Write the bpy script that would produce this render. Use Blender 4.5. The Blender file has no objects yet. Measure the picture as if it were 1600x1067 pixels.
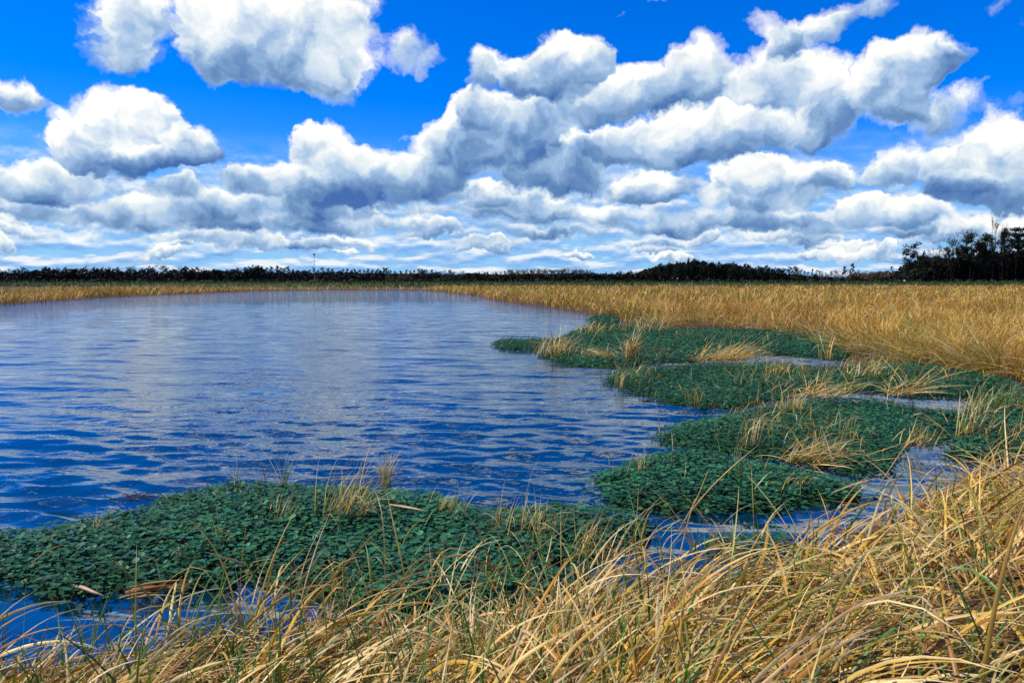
import bpy, math, random
import numpy as np
from mathutils import Vector

R = math.radians
rng = np.random.default_rng(11)
random.seed(11)
scene = bpy.context.scene
COL = scene.collection

# ------------------------------------------------------------------ camera
EYE = 2.1                       # metres above the water
FPX, CX, CY, HZ = 1250.0, 800.0, 533.5, 436.0      # focal length, centre and horizon of the 1600 px photo
PITCH = math.atan((CY - HZ) / FPX)
cam = bpy.data.cameras.new('camera')
cam.lens, cam.sensor_width = 36.0 * FPX / 1600.0, 36.0
cam.clip_start, cam.clip_end = 0.05, 9000.0
cam_ob = bpy.data.objects.new('camera', cam)
COL.objects.link(cam_ob)
cam_ob.location = (0, 0, EYE)
cam_ob.rotation_euler = (R(90) - PITCH, 0, 0)
scene.camera = cam_ob

def ray(px, py):
    """direction (world) seen at a pixel of the photo"""
    x, y, z = (px - CX) / FPX, 1.0, -(py - CY) / FPX
    c, s = math.cos(PITCH), math.sin(PITCH)
    return np.array([x, y * c + z * s, -y * s + z * c])

def at(px, py, z=0.0):
    """point on the plane of height z seen at a pixel"""
    d = ray(px, py)
    t = (z - EYE) / d[2]
    return np.array([d[0] * t, d[1] * t, z])

def at_y(px, Y):
    """x and metres per pixel at distance Y"""
    d = ray(px, HZ)
    return d[0] / d[1] * Y

def z_at(py, Y):
    d = ray(CX, py)
    return EYE + d[2] / d[1] * Y

# ------------------------------------------------------------------ daylight
SUN_EL, SUN_AZ = 46.0, -88.0        # from the left
sun = bpy.data.lights.new('sun', 'SUN')
sun.energy, sun.angle, sun.color = 4.6, R(0.5), (1.0, 0.94, 0.84)
sun_ob = bpy.data.objects.new('sun', sun)
COL.objects.link(sun_ob)
sd = Vector((math.sin(R(SUN_AZ)) * math.cos(R(SUN_EL)), math.cos(R(SUN_AZ)) * math.cos(R(SUN_EL)), math.sin(R(SUN_EL))))
sun_ob.rotation_euler = (-sd).to_track_quat('-Z', 'Y').to_euler()
scene.view_settings.view_transform = 'Standard'
scene.view_settings.look = 'None'
scene.view_settings.exposure = 0.0
scene.view_settings.gamma = 1.0
scene.view_settings.use_curve_mapping = False

# a tiny expression language over shader nodes
class E:
    def __init__(s, nt, v): s.nt, s.v = nt, v
    def _m(s, op, *a, clamp=False):
        n = s.nt.nodes.new('ShaderNodeMath'); n.operation = op; n.use_clamp = clamp
        for i, q in enumerate((s,) + a):
            q = q.v if isinstance(q, E) else q
            if isinstance(q, (int, float)): n.inputs[i].default_value = q
            else: s.nt.links.new(q, n.inputs[i])
        return E(s.nt, n.outputs[0])
    def __add__(s, o): return s._m('ADD', o)
    def __sub__(s, o): return s._m('SUBTRACT', o)
    def __mul__(s, o): return s._m('MULTIPLY', o)
    def __truediv__(s, o): return s._m('DIVIDE', o)
    def madd(s, a, b): return s._m('MULTIPLY_ADD', a, b)
    def mx(s, o): return s._m('MAXIMUM', o)
    def mn(s, o): return s._m('MINIMUM', o)
    def pw(s, o): return s._m('POWER', o)
    def rsub1(s): return E(s.nt, 1.0)._m('SUBTRACT', s, clamp=True)
    def step(s, a, b, c=0.0, d=1.0):
        n = s.nt.nodes.new('ShaderNodeMapRange'); n.interpolation_type = 'SMOOTHSTEP'
        s.nt.links.new(s.v, n.inputs[0])
        for i, q in enumerate((a, b, c, d)):
            n.inputs[1 + i].default_value = q
        return E(s.nt, n.outputs[0])
    def lin(s, a, b, c=0.0, d=1.0):
        n = s.nt.nodes.new('ShaderNodeMapRange')
        s.nt.links.new(s.v, n.inputs[0])
        for i, q in enumerate((a, b, c, d)):
            n.inputs[1 + i].default_value = q
        return E(s.nt, n.outputs[0])

def xyz(nt, x, y, z=0.0):
    n = nt.nodes.new('ShaderNodeCombineXYZ')
    for i, q in enumerate((x, y, z)):
        if isinstance(q, E): nt.links.new(q.v, n.inputs[i])
        else: n.inputs[i].default_value = q
    return n.outputs[0]

def noise(nt, vec, scale, detail=5.0, rough=0.55, lac=2.0, dist=0.0):
    n = nt.nodes.new('ShaderNodeTexNoise')
    nt.links.new(vec, n.inputs['Vector'])
    n.inputs['Scale'].default_value = scale
    n.inputs['Detail'].default_value = detail
    n.inputs['Roughness'].default_value = rough
    n.inputs['Lacunarity'].default_value = lac
    n.inputs['Distortion'].default_value = dist
    return n

def ramp(nt, fac, stops):
    n = nt.nodes.new('ShaderNodeValToRGB')
    el = n.color_ramp.elements
    while len(el) < len(stops): el.new(0.5)
    for e, (p, c) in zip(el, stops):
        e.position = p; e.color = (c[0], c[1], c[2], 1)
    nt.links.new(fac.v if isinstance(fac, E) else fac, n.inputs[0])
    return n.outputs[0]

def mixc(nt, fac, a, b, blend='MIX'):
    n = nt.nodes.new('ShaderNodeMix'); n.data_type = 'RGBA'; n.blend_type = blend
    for i, q in ((0, fac), (6, a), (7, b)):
        if isinstance(q, E): q = q.v
        if isinstance(q, (int, float)): n.inputs[i].default_value = q
        elif isinstance(q, (tuple, list)): n.inputs[i].default_value = (*q, 1)
        else: nt.links.new(q, n.inputs[i])
    return n.outputs[2]

def group(name, ins, outs, build):
    g = bpy.data.node_groups.new(name, 'ShaderNodeTree')
    for i in ins: g.interface.new_socket(i, in_out='INPUT', socket_type='NodeSocketFloat')
    for o in outs: g.interface.new_socket(o, in_out='OUTPUT', socket_type='NodeSocketFloat')
    gi, go = g.nodes.new('NodeGroupInput'), g.nodes.new('NodeGroupOutput')
    for i, r in enumerate(build(*[E(g, gi.outputs[j]) for j in range(len(ins))])):
        g.links.new(r.v, go.inputs[i])
    return g
def use(g, *args):
    nt = world.node_tree
    n = nt.nodes.new('ShaderNodeGroup'); n.node_tree = g
    for i, q in enumerate(args):
        if isinstance(q, E): nt.links.new(q.v, n.inputs[i])
        else: n.inputs[i].default_value = q
    return [E(nt, o) for o in n.outputs]
def lobe_build(U, V, xa, xb, xc, ta, tb, tc_, rat, st):
    x = U.madd(xa, V.madd(xb, xc))
    t = U.madd(ta, V.madd(tb, tc_))
    tt = t.mx(t * rat)
    w = tt.madd(tt, x * x).rsub1() * st
    return w, w * t
def over_build(sw, swt, nz, off, amp, T, A, ED):
    tl = swt / sw.mx(0.02) + off
    d = nz.madd(amp, sw.mn(1.15))
    al = d._m('MULTIPLY_ADD', 3.1, -1.08, clamp=True)
    return (tl - T).madd(al, T), A.mx(al), (d.step(.36, .95) - ED).madd(al, ED)
LOBE = group('cloud_lobe', ['U', 'V', 'xa', 'xb', 'xc', 'ta', 'tb', 'tc', 'rat', 'st'], ['w', 'wt'], lobe_build)
OVER = group('cloud_over', ['sw', 'swt', 'nz', 'off', 'amp', 'T', 'A', 'ED'], ['T', 'A', 'ED'], over_build)
# cumulus, farthest first: (brightness offset, [lobes: centre (photo px), half width, height above, depth below, density, tilt])
CLOUDS = [
 (.02, [(60, 372, 90, 12, 8, .7, 0)]), (.05, [(285, 376, 75, 20, 9, .9, 0), (330, 372, 40, 22, 9, .7, 0)]), (.0, [(545, 378, 60, 12, 8, .8, 0)]),
 (.05, [(760, 380, 90, 10, 7, .6, 0)]), (.0, [(1010, 378, 80, 12, 8, .7, 0)]), (.1, [(1330, 398, 60, 16, 8, .9, 0), (1395, 400, 22, 14, 8, .9, 0)]), (.05, [(1230, 372, 80, 14, 9, .8, 0)]),
 (.0, [(120, 350, 120, 22, 12, .8, 0)]), (.08, [(545, 352, 75, 26, 12, 1.1, 0), (480, 358, 60, 14, 8, .8, 0)]), (-.1, [(850, 362, 120, 16, 12, .8, 0)]), (.08, [(1090, 358, 75, 18, 10, .9, 0)]), (.05, [(1270, 356, 80, 26, 14, 1.0, 0)]), (-.05, [(1440, 370, 110, 18, 12, .8, 0)]), (.04, [(1560, 352, 70, 24, 14, .8, 0)]),
 (-.10, [(350, 350, 250, 26, 20, .85, 0)]), (-.08, [(1150, 348, 300, 24, 18, .85, 0)]), (-.08, [(850, 335, 260, 30, 20, .85, 0)]), (-.05, [(120, 322, 180, 30, 24, .85, 0)]),
 (-.04, [(190, 338, 130, 34, 24, .9, 0), (330, 328, 80, 34, 26, .9, 0)]), (.0, [(30, 335, 80, 24, 16, .8, 0)]), (-.12, [(480, 335, 130, 30, 20, .9, 0)]),
 (-.02, [(640, 352, 70, 20, 14, .8, 0)]), (.04, [(940, 335, 90, 26, 16, .9, 0)]), (.0, [(1400, 345, 100, 38, 20, 1.0, 0), (1330, 335, 50, 30, 18, .9, 0)]),
 (.08, [(800, 318, 105, 36, 22, 1.1, 0), (760, 308, 50, 26, 20, .8, 0)]), (-.06, [(700, 300, 90, 30, 24, .8, 0)]),
 (-.04, [(270, 304, 52, 28, 20, .9, 0)]), (.02, [(70, 290, 82, 46, 32, 1.1, 0)]), 
 (.06, [(1020, 285, 75, 36, 26, 1.0, 0), (990, 300, 60, 26, 20, .8, 0)]),
 (.08, [(1185, 300, 115, 56, 36, 1.2, 0), (1170, 275, 60, 30, 30, .7, 0)]), (.04, [(1285, 285, 52, 26, 20, 1.0, 0)]), 
 (.06, [(505, 262, 62, 66, 60, 1.1, 0), (575, 270, 80, 40, 56, 1.0, 0), (415, 276, 62, 22, 34, .8, 0), (482, 222, 38, 26, 24, .7, 0), (470, 305, 110, 36, 36, .8, 0)]),
 (-.06, [(860, 262, 150, 60, 48, 1.0, 0)]), (.0, [(690, 255, 80, 60, 46, 1.0, -20), (640, 285, 70, 36, 30, .8, 0)]),
 (-.02, [(800, 205, 130, 64, 60, 1.1, -10), (730, 175, 42, 30, 30, .8, -30)]), (.06, [(690, 225, 56, 40, 34, .9, -30)]),
 (.08, [(1395, 268, 70, 34, 24, 1.0, -8)]), (.1, [(1540, 250, 82, 62, 60, 1.15, 0), (1600, 262, 70, 50, 50, .9, 0), (1490, 268, 46, 30, 40, .8, 0)]),
 (-.16, [(1500, 285, 60, 26, 22, .9, 0)]),
 (.14, [(965, 140, 85, 44, 56, 1.1, 0), (930, 160, 60, 40, 40, .8, 0)]), (.03, [(870, 112, 72, 56, 56, 1.15, 0), (912, 80, 38, 36, 40, .8, -20), (800, 125, 45, 30, 40, .7, 0)]), (.12, [(765, 108, 46, 32, 46, .9, 15)]),
 (.0, [(1075, 128, 72, 62, 62, 1.1, 0)]), (.06, [(1210, 150, 112, 72, 80, 1.05, 0), (1290, 175, 70, 40, 50, .8, 0)]),
 (.05, [(1050, 215, 120, 46, 38, 1.15, -4), (1170, 206, 130, 44, 46, 1.0, -8), (940, 225, 70, 30, 30, .7, 0)]),
 (-.05, [(1472, 182, 66, 46, 34, .62, -15)]), (-.05, [(1580, 160, 40, 22, 18, .34, 0)]),
 (.05, [(1378, 150, 62, 70, 58, 1.1, -25), (1415, 100, 62, 46, 50, 1.0, -25), (1462, 92, 56, 26, 30, .7, -18)]),
 (.1, [(195, 222, 105, 70, 46, 1.2, 0), (245, 185, 46, 46, 46, .9, 0), (125, 236, 56, 34, 30, .9, 0)]), (-.06, [(300, 238, 58, 42, 34, .95, 0), (225, 250, 110, 22, 20, .9, 0)]),
 (.05, [(15, 158, 50, 26, 16, .8, 0)]), (-.1, [(5, 225, 34, 25, 25, .45, 0)]), (.0, [(637, 214, 24, 12, 9, .5, -10)]),
 (.05, [(1300, 38, 118, 28, 26, .72, -24), (1210, 50, 36, 40, 46, .5, -40)]),
 (-.02, [(640, 92, 82, 50, 24, .62, 6)]),
 (.06, [(190, 66, 74, 62, 46, .66, 0), (225, 15, 60, 46, 36, .6, 0)]),
 (.12, [(405, 50, 135, 100, 78, 1.2, 8), (320, 70, 66, 66, 46, .9, 0), (490, 20, 110, 70, 60, 1.0, 0), (505, 100, 84, 70, 54, .95, 25)]),
 (-.05, [(1000, 14, 110, 18, 16, .36, -6)]), (-.05, [(1590, 15, 40, 36, 36, .42, -40)]),
]
_r = random.Random(4)
for y_, a_, n_ in ((399, 34, 7), (389, 46, 7), (377, 60, 6), (362, 74, 5)):      # small far cumulus in rows towards the horizon
    for i_ in range(n_):
        x_ = -150 + 1900 * (i_ + _r.uniform(.1, .9)) / n_
        w_ = a_ * _r.uniform(.6, 1.3)
        CLOUDS.insert(0, (_r.uniform(-.06, .08), [(x_, y_ + _r.uniform(-4, 4), w_, w_ * .26, w_ * .13, _r.uniform(.75, 1.0), 0), (x_ + w_ * .4, y_, w_ * .5, w_ * .36, w_ * .14, .6, 0)]))
def azel(px, py):
    d = ray(px, py); d = d / np.linalg.norm(d)
    return math.atan2(d[0], d[1]) * 12.5, math.asin(d[2]) * 12.5

world = bpy.data.worlds.new('World'); scene.world = world
world.use_nodes = True
nt = world.node_tree
nt.nodes.clear()
out = nt.nodes.new('ShaderNodeOutputWorld')
bg = nt.nodes.new('ShaderNodeBackground')
SKY_STRENGTH = 0.12
bg.inputs[1].default_value = SKY_STRENGTH
nt.links.new(bg.outputs[0], out.inputs[0])
sky = nt.nodes.new('ShaderNodeTexSky'); sky.sky_type = 'NISHITA'; sky.sun_disc = False
sky.sun_elevation, sky.sun_rotation = R(SUN_EL), R(SUN_AZ % 360)
sky.air_density, sky.dust_density, sky.ozone_density = 1.0, 0.3, 4.0
tc = nt.nodes.new('ShaderNodeTexCoord')
sep = nt.nodes.new('ShaderNodeSeparateXYZ'); nt.links.new(tc.outputs['Generated'], sep.inputs[0])
dx, dy, dz = (E(nt, sep.outputs[i]) for i in range(3))
U0 = dx._m('ARCTAN2', dy) * 12.5
V0 = dz._m('ARCSINE') * 12.5
# slow warp of the whole cloud field, then a finer one that frays the edges
w1 = noise(nt, xyz(nt, U0, V0, 3.0), 0.55, 2.0, .5)
w2 = noise(nt, xyz(nt, U0, V0, 9.0), 2.2, 4.0, .6)
def warp(node, amp, U, V):
    s = nt.nodes.new('ShaderNodeSeparateColor'); nt.links.new(node.outputs['Color'], s.inputs[0])
    return (E(nt, s.outputs[0]) - 0.5).madd(amp, U), (E(nt, s.outputs[1]) - 0.5).madd(amp * .75, V)
U, V = warp(w1, 0.85, U0, V0)
U, V = warp(w2, 0.62, U, V)
def puff(du, dv, sc=1.5, det=7.0):
    return E(nt, noise(nt, xyz(nt, U + du, V + dv, 0.0), sc, det, .56).outputs[0])
n0 = puff(0, 0)
nz = (n0 - 0.5) * 1.5
# the same kind of sky goes on all round: free cumulus outside the list
Wl = V0.mx(0.02).pw(0.62)
free = E(nt, noise(nt, xyz(nt, U0 * 0.30, Wl * 1.1, 21.0), 1.0, 2.0, .5).outputs[0])
outside = U0._m('ABSOLUTE').step(8.0, 9.6).mx(V0.step(5.6, 7.0))
D = nz.madd(1.0, free.step(0.48, 0.66) * outside)
alpha = D._m('MULTIPLY_ADD', 3.2, -1.15, clamp=True)
T = free.lin(0.45, 0.75, -0.6, 1.0)
edge = alpha
for (off, lobes) in CLOUDS:
    sw = st_ = None
    Uq = T.madd(1e-9, U)          # keeps the clouds in order, so that the shader needs little memory
    Vq = T.madd(1e-9, V)
    for (px, py, a, up, dn, st, tilt) in lobes:
        uc, vc = azel(px, py)
        a, up, dn = a / 100 * 1.16, up / 100 * 1.2, dn / 100 * 1.2
        c, s = math.cos(R(-tilt)), math.sin(R(-tilt))
        w, wt = use(LOBE, Uq, Vq, c / a, s / a, -(uc * c + vc * s) / a, -s / up, c / up, -(-uc * s + vc * c) / up, -up / dn, st)
        sw = w if sw is None else w + sw
        st_ = wt if st_ is None else wt + st_
    T, alpha, edge = use(OVER, sw, st_, nz, off * 2.2, .8 if lobes[0][3] < 40 else 1.0, T, alpha, edge)
s0, s1 = puff(0, 0, 1.0, 4.0), puff(-0.13, 0.20, 1.0, 4.0)
light = T.mx(-1.0).mn(1.2).madd(0.66, (s0 - s1).madd(1.35, 0.52))
light = light + (n0 - 0.5) * 0.30
light = light + edge.lin(0, 1, 0.16, -0.02)
# far bands
def band(dv, z):
    return E(nt, noise(nt, xyz(nt, U0 * 1.5, (V0 + dv).mx(0.02).pw(0.62) * 6.6, z), 1.0, 6.0, .52, 2.1, .1).outputs[0])
b0, b1 = band(0, 5.0), band(0.07, 5.0)
balpha = b0.step(0.33, 0.54) * V0.step(1.1, 2.2, 1.0, 0.0)
blight = (b0 - b1).madd(2.0, 0.54)
sky_c = nt.nodes.new('ShaderNodeHueSaturation')
nt.links.new(sky.outputs[0], sky_c.inputs['Color'])
sky_c.inputs['Saturation'].default_value = 1.6
sky_c.inputs['Value'].default_value = 1.0
K = 1.0 / SKY_STRENGTH
def k(c, f=1.0): return tuple(q * K * f for q in c)
sky_b = mixc(nt, 1.0, sky_c.outputs[0], (.55, .87, 1.55), 'MULTIPLY')
hz = V0.step(0.0, 2.2, 0.85, 0.0)
sky_h = mixc(nt, hz, sky_b, k((.27, .60, .98)))
bcol = ramp(nt, blight, [(.15, (.13, .33, .78)), (.42, (.27, .50, .88)), (.60, (.46, .66, .94)), (.82, (.92, .94, .97))])
ccol = ramp(nt, light, [(.08, (.06, .15, .42)), (.30, (.16, .30, .54)), (.52, (.36, .53, .77)), (.72, (.72, .82, .90)), (.90, (1.05, 1.05, 1.0))])
def scl(c, f):
    n = nt.nodes.new('ShaderNodeVectorMath'); n.operation = 'SCALE'
    nt.links.new(c, n.inputs[0]); n.inputs['Scale'].default_value = f
    return n.outputs[0]
c1 = mixc(nt, balpha * 0.88, sky_h, scl(bcol, K))
c2 = mixc(nt, alpha * 0.97, c1, scl(ccol, K * 1.0))
c3 = c2
nt.links.new(c3, bg.inputs[0])
world.cycles.sampling_method = 'MANUAL'
world.cycles.sample_map_resolution = 512

# ------------------------------------------------------------------ helpers
def mesh_np(name, V, F, col=None, smooth=True, uv=None):
    """V (n,3); F a list of (m,k) index arrays, one per face size; col (n,3) linear colours"""
    me = bpy.data.meshes.new(name)
    V = np.ascontiguousarray(V, np.float32)
    me.vertices.add(len(V)); me.vertices.foreach_set('co', V.ravel())
    loops = np.concatenate([f.ravel() for f in F]).astype(np.int32)
    tot = np.concatenate([np.full(len(f), f.shape[1]) for f in F]).astype(np.int32)
    start = np.concatenate([[0], np.cumsum(tot)[:-1]]).astype(np.int32)
    me.loops.add(len(loops)); me.loops.foreach_set('vertex_index', loops)
    me.polygons.add(len(tot))
    me.polygons.foreach_set('loop_start', start)
    if smooth: me.polygons.foreach_set('use_smooth', np.ones(len(tot), bool))
    if col is not None:
        at_ = me.color_attributes.new('tint', 'FLOAT_COLOR', 'POINT')
        c = np.ones((len(V), 4), np.float32); c[:, :3] = col
        at_.data.foreach_set('color', c.ravel())
    me.update(calc_edges=True)
    return me

def obj(name, me, mat, parent=None, **props):
    o = bpy.data.objects.new(name, me)
    COL.objects.link(o)
    if me is not None and mat is not None and not me.materials: me.materials.append(mat)
    if parent is not None: o.parent = parent
    for k_, v_ in props.items(): o[k_] = v_
    return o

def empty(name, loc, **props):
    o = obj(name, None, None, None, **props)
    o.location = loc; o.empty_display_size = 0.1
    return o

def copy_thing(root, loc, rotz=0.0, scale=(1, 1, 1), **props):
    r = root.copy(); COL.objects.link(r)
    r.location, r.rotation_euler, r.scale = loc, (0, 0, rotz), scale
    for k_, v_ in props.items(): r[k_] = v_
    for ch in root.children:
        c = ch.copy(); COL.objects.link(c); c.parent = r
        for g in ch.children:
            d = g.copy(); COL.objects.link(d); d.parent = c
    return r

def smoothstep(x, a, b):
    t = np.clip((x - a) / (b - a), 0, 1)
    return t * t * (3 - 2 * t)

def in_poly(P, poly):
    x, y = P[:, 0], P[:, 1]
    inside = np.zeros(len(P), bool)
    n = len(poly)
    for i in range(n):
        (x1, y1), (x2, y2) = poly[i], poly[(i + 1) % n]
        hit = ((y1 > y) != (y2 > y)) & (x < (x2 - x1) * (y - y1) / (y2 - y1 + 1e-12) + x1)
        inside ^= hit
    return inside

def edge_dist(P, poly, closed=True):
    best = np.full(len(P), 1e9)
    n = len(poly)
    for i in range(n if closed else n - 1):
        a, b = np.array(poly[i]), np.array(poly[(i + 1) % n])
        ab = b - a
        t = np.clip(((P - a) @ ab) / (ab @ ab + 1e-12), 0, 1)
        q = P - (a + t[:, None] * ab)
        best = np.minimum(best, (q * q).sum(1))
    return np.sqrt(best)

def vnoise(P, sc, seed=0):
    """smooth value noise in 0..1 for (n,2) points"""
    q = P * sc + 1000.0
    i = np.floor(q).astype(np.int64); f = q - i
    f = f * f * (3 - 2 * f)
    def h(a, b):
        v = (a * 374761393 + b * 668265263 + seed * 974711) & 0x7fffffff
        v = ((v ^ (v >> 13)) * 1274126177) & 0x7fffffff
        return ((v ^ (v >> 16)) & 0xffff) / 65535.0
    return ((h(i[:, 0], i[:, 1]) * (1 - f[:, 0]) + h(i[:, 0] + 1, i[:, 1]) * f[:, 0]) * (1 - f[:, 1])
            + (h(i[:, 0], i[:, 1] + 1) * (1 - f[:, 0]) + h(i[:, 0] + 1, i[:, 1] + 1) * f[:, 0]) * f[:, 1])

def px_poly(pts, z=0.0, jitter=0.0):
    """photo outline -> ground outline, rounded with a closed Catmull-Rom curve"""
    W = np.array([at(x, y, z)[:2] for x, y in pts])
    n = len(W); out_ = []
    for i in range(n):
        p0, p1, p2, p3 = W[i - 1], W[i], W[(i + 1) % n], W[(i + 2) % n]
        for t in np.linspace(0, 1, 6, endpoint=False):
            out_.append(0.5 * ((2 * p1) + (p2 - p0) * t + (2 * p0 - 5 * p1 + 4 * p2 - p3) * t * t + (3 * p1 - p0 - 3 * p2 + p3) * t ** 3))
    return [tuple(q) for q in out_]

# ------------------------------------------------------------------ materials
def material(name):
    m = bpy.data.materials.new(name); m.use_nodes = True
    t = m.node_tree
    return m, t, t.nodes['Principled BSDF']

def tint_material(name, rough=0.55, transl=0.0, spec=0.4, grain=None, sat=1.0, coat=0.0):
    m, t, b = material(name)
    a = t.nodes.new('ShaderNodeAttribute'); a.attribute_name = 'tint'
    c = a.outputs['Color']
    if grain:
        tcd = t.nodes.new('ShaderNodeTexCoord')
        n = noise(t, tcd.outputs['Object'], grain, 3.0)
        f = E(t, n.outputs[0]).lin(.3, .7, .72, 1.22)
        v = t.nodes.new('ShaderNodeVectorMath'); v.operation = 'SCALE'
        t.links.new(c, v.inputs[0]); t.links.new(f.v, v.inputs['Scale']); c = v.outputs[0]
    t.links.new(c, b.inputs['Base Color'])
    b.inputs['Roughness'].default_value = rough
    b.inputs['Specular IOR Level'].default_value = spec
    if transl:
        tr = t.nodes.new('ShaderNodeBsdfTranslucent'); t.links.new(c, tr.inputs[0])
        mx = t.nodes.new('ShaderNodeMixShader'); mx.inputs[0].default_value = transl
        t.links.new(b.outputs[0], mx.inputs[1]); t.links.new(tr.outputs[0], mx.inputs[2])
        t.links.new(mx.outputs[0], t.nodes['Material Output'].inputs[0])
    return m

M_STRAW = tint_material('dry_grass', .42, .22, .5, 9.0)
M_FIELD = tint_material('marsh_grass', .6, .2, .3)
M_LEAF = tint_material('pennywort_leaf', .55, .12, .36, 30.0)
M_BODY = tint_material('mat_stems', .8, 0, .2, 14.0)
M_TREE = tint_material('tree_foliage', .8, .08, .15)
M_BARK = tint_material('bark', .9, 0, .1, 3.0)

# water: dark blue body under a clear surface, small ripples as bump over the modelled waves
M_WATER, t, b = material('pond_water')
b.inputs['Base Color'].default_value = (.001, .027, .046, 1)
b.inputs['Roughness'].default_value = .04
b.inputs['IOR'].default_value = 2.0
b.inputs['Specular IOR Level'].default_value = 1.0
tcd = t.nodes.new('ShaderNodeTexCoord')
def ripple(scale, sx, detail, rot):
    mp = t.nodes.new('ShaderNodeMapping'); mp.inputs['Scale'].default_value = (sx, 1.0, 1.0); mp.inputs['Rotation'].default_value = (0, 0, R(rot))
    t.links.new(tcd.outputs['Object'], mp.inputs[0])
    return noise(t, mp.outputs[0], scale, detail, .6, 2.0, .35).outputs[0]
bp0 = None
chop = t.nodes.new('ShaderNodeAttribute'); chop.attribute_name = 'tint'      # sheltered water has smaller ripples
for sc, sx, det, rot, dist in ((.55, .5, 2.0, 10, .08), (1.7, .4, 2.0, 14, .034), (5.5, .4, 3.0, 18, .016)):
    bp = t.nodes.new('ShaderNodeBump'); bp.inputs['Strength'].default_value = 1.0; bp.inputs['Distance'].default_value = dist
    t.links.new((E(t, chop.outputs['Fac']) * dist).v, bp.inputs['Distance'])
    t.links.new(ripple(sc, sx, det, rot), bp.inputs['Height'])
    if bp0: t.links.new(bp0.outputs[0], bp.inputs['Normal'])
    bp0 = bp
t.links.new(bp0.outputs[0], b.inputs['Normal'])

# ------------------------------------------------------------------ pond outline and ground
SHORE = [(-500, 1150), (-200, 1100), (0, 1072), (250, 1040), (420, 1008), (700, 1008), (850, 980), (960, 952), (1080, 925), (1250, 880), (1400, 825), (1520, 775), (1650, 740)]
RIGHT = [(1800, 700), (1900, 640), (1750, 612), (1620, 602), (1560, 590), (1420, 566), (1335, 552), (1320, 540), (1290, 526), (1170, 514), (1040, 509), (960, 503), (920, 491), (860, 482), (800, 475), (740, 463), (690, 457), (664, 454.6)]
LEFT = [(640, 454.4), (500, 454.6), (420, 455.5), (350, 457.5), (250, 462), (150, 467), (60, 473), (0, 477.5)]
POND = [tuple(at(x, y)[:2]) for x, y in SHORE + RIGHT + LEFT] + [(-41, 40), (-38, 20), (-30, 6), (-14, 1)]
POND_NP = np.array(POND)

def ground_h(P):
    d = edge_dist(P, POND) * np.where(in_poly(P, POND), -1, 1)
    h = np.where(d < 0, -0.05 + np.maximum(d, -1.2) * .5, 0.0)
    near = np.hypot(P[:, 0], P[:, 1]) < 14
    rise = np.where(near, 0.32 * smoothstep(d, 0, 2.2), 0.10 * smoothstep(d, 0, 1.0))
    h = np.where(d >= 0, rise + 0.02, h)
    r = np.hypot(P[:, 0], P[:, 1])
    h = h + np.where(d > 0, (vnoise(P, .6, 3) - .5) * .10 * smoothstep(d, 0, 2), 0)
    return h + 0.5 * smoothstep(r, 195, 260) + 3.0 * smoothstep(r, 900, 4000)

na_, nr_ = 300, 190
az_ = np.linspace(-math.pi, math.pi, na_ + 1)
# finer where the photograph looks
az_ = az_ - 0.72 * np.sin(az_) 
rr = np.concatenate([[0.0], np.geomspace(.5, 6000, nr_ - 1)])
A_, R_ = np.meshgrid(az_, rr)
P_ = np.stack([np.sin(A_).ravel() * R_.ravel(), np.cos(A_).ravel() * R_.ravel()], 1)
Z_ = ground_h(P_)
ii = np.arange((nr_ - 1) * na_); i0 = (ii // na_) * (na_ + 1) + ii % na_
quads = np.stack([i0, i0 + na_ + 1, i0 + na_ + 2, i0 + 1], 1)
M_GROUND, t, b = material('marsh_soil')
tcd = t.nodes.new('ShaderNodeTexCoord')
g1 = noise(t, tcd.outputs['Object'], .35, 6.0, .65)
g2 = noise(t, tcd.outputs['Object'], 7.0, 5.0, .7)
c1 = ramp(t, g1.outputs[0], [(.3, (.075, .042, .014)), (.5, (.12, .07, .018)), (.7, (.07, .058, .016))])
c2 = ramp(t, g2.outputs[0], [(.3, (.35, .3, .25)), (.65, (1.1, 1.05, 1.0))])
t.links.new(mixc(t, 1.0, c1, c2, 'MULTIPLY'), b.inputs['Base Color'])
b.inputs['Roughness'].default_value = .95
bp = t.nodes.new('ShaderNodeBump'); bp.inputs['Strength'].default_value = .8; bp.inputs['Distance'].default_value = .05
t.links.new(g2.outputs[0], bp.inputs['Height']); t.links.new(bp.outputs[0], b.inputs['Normal'])
obj('ground', mesh_np('ground', np.column_stack([P_, Z_]), [quads]), M_GROUND, kind='structure')

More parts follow.
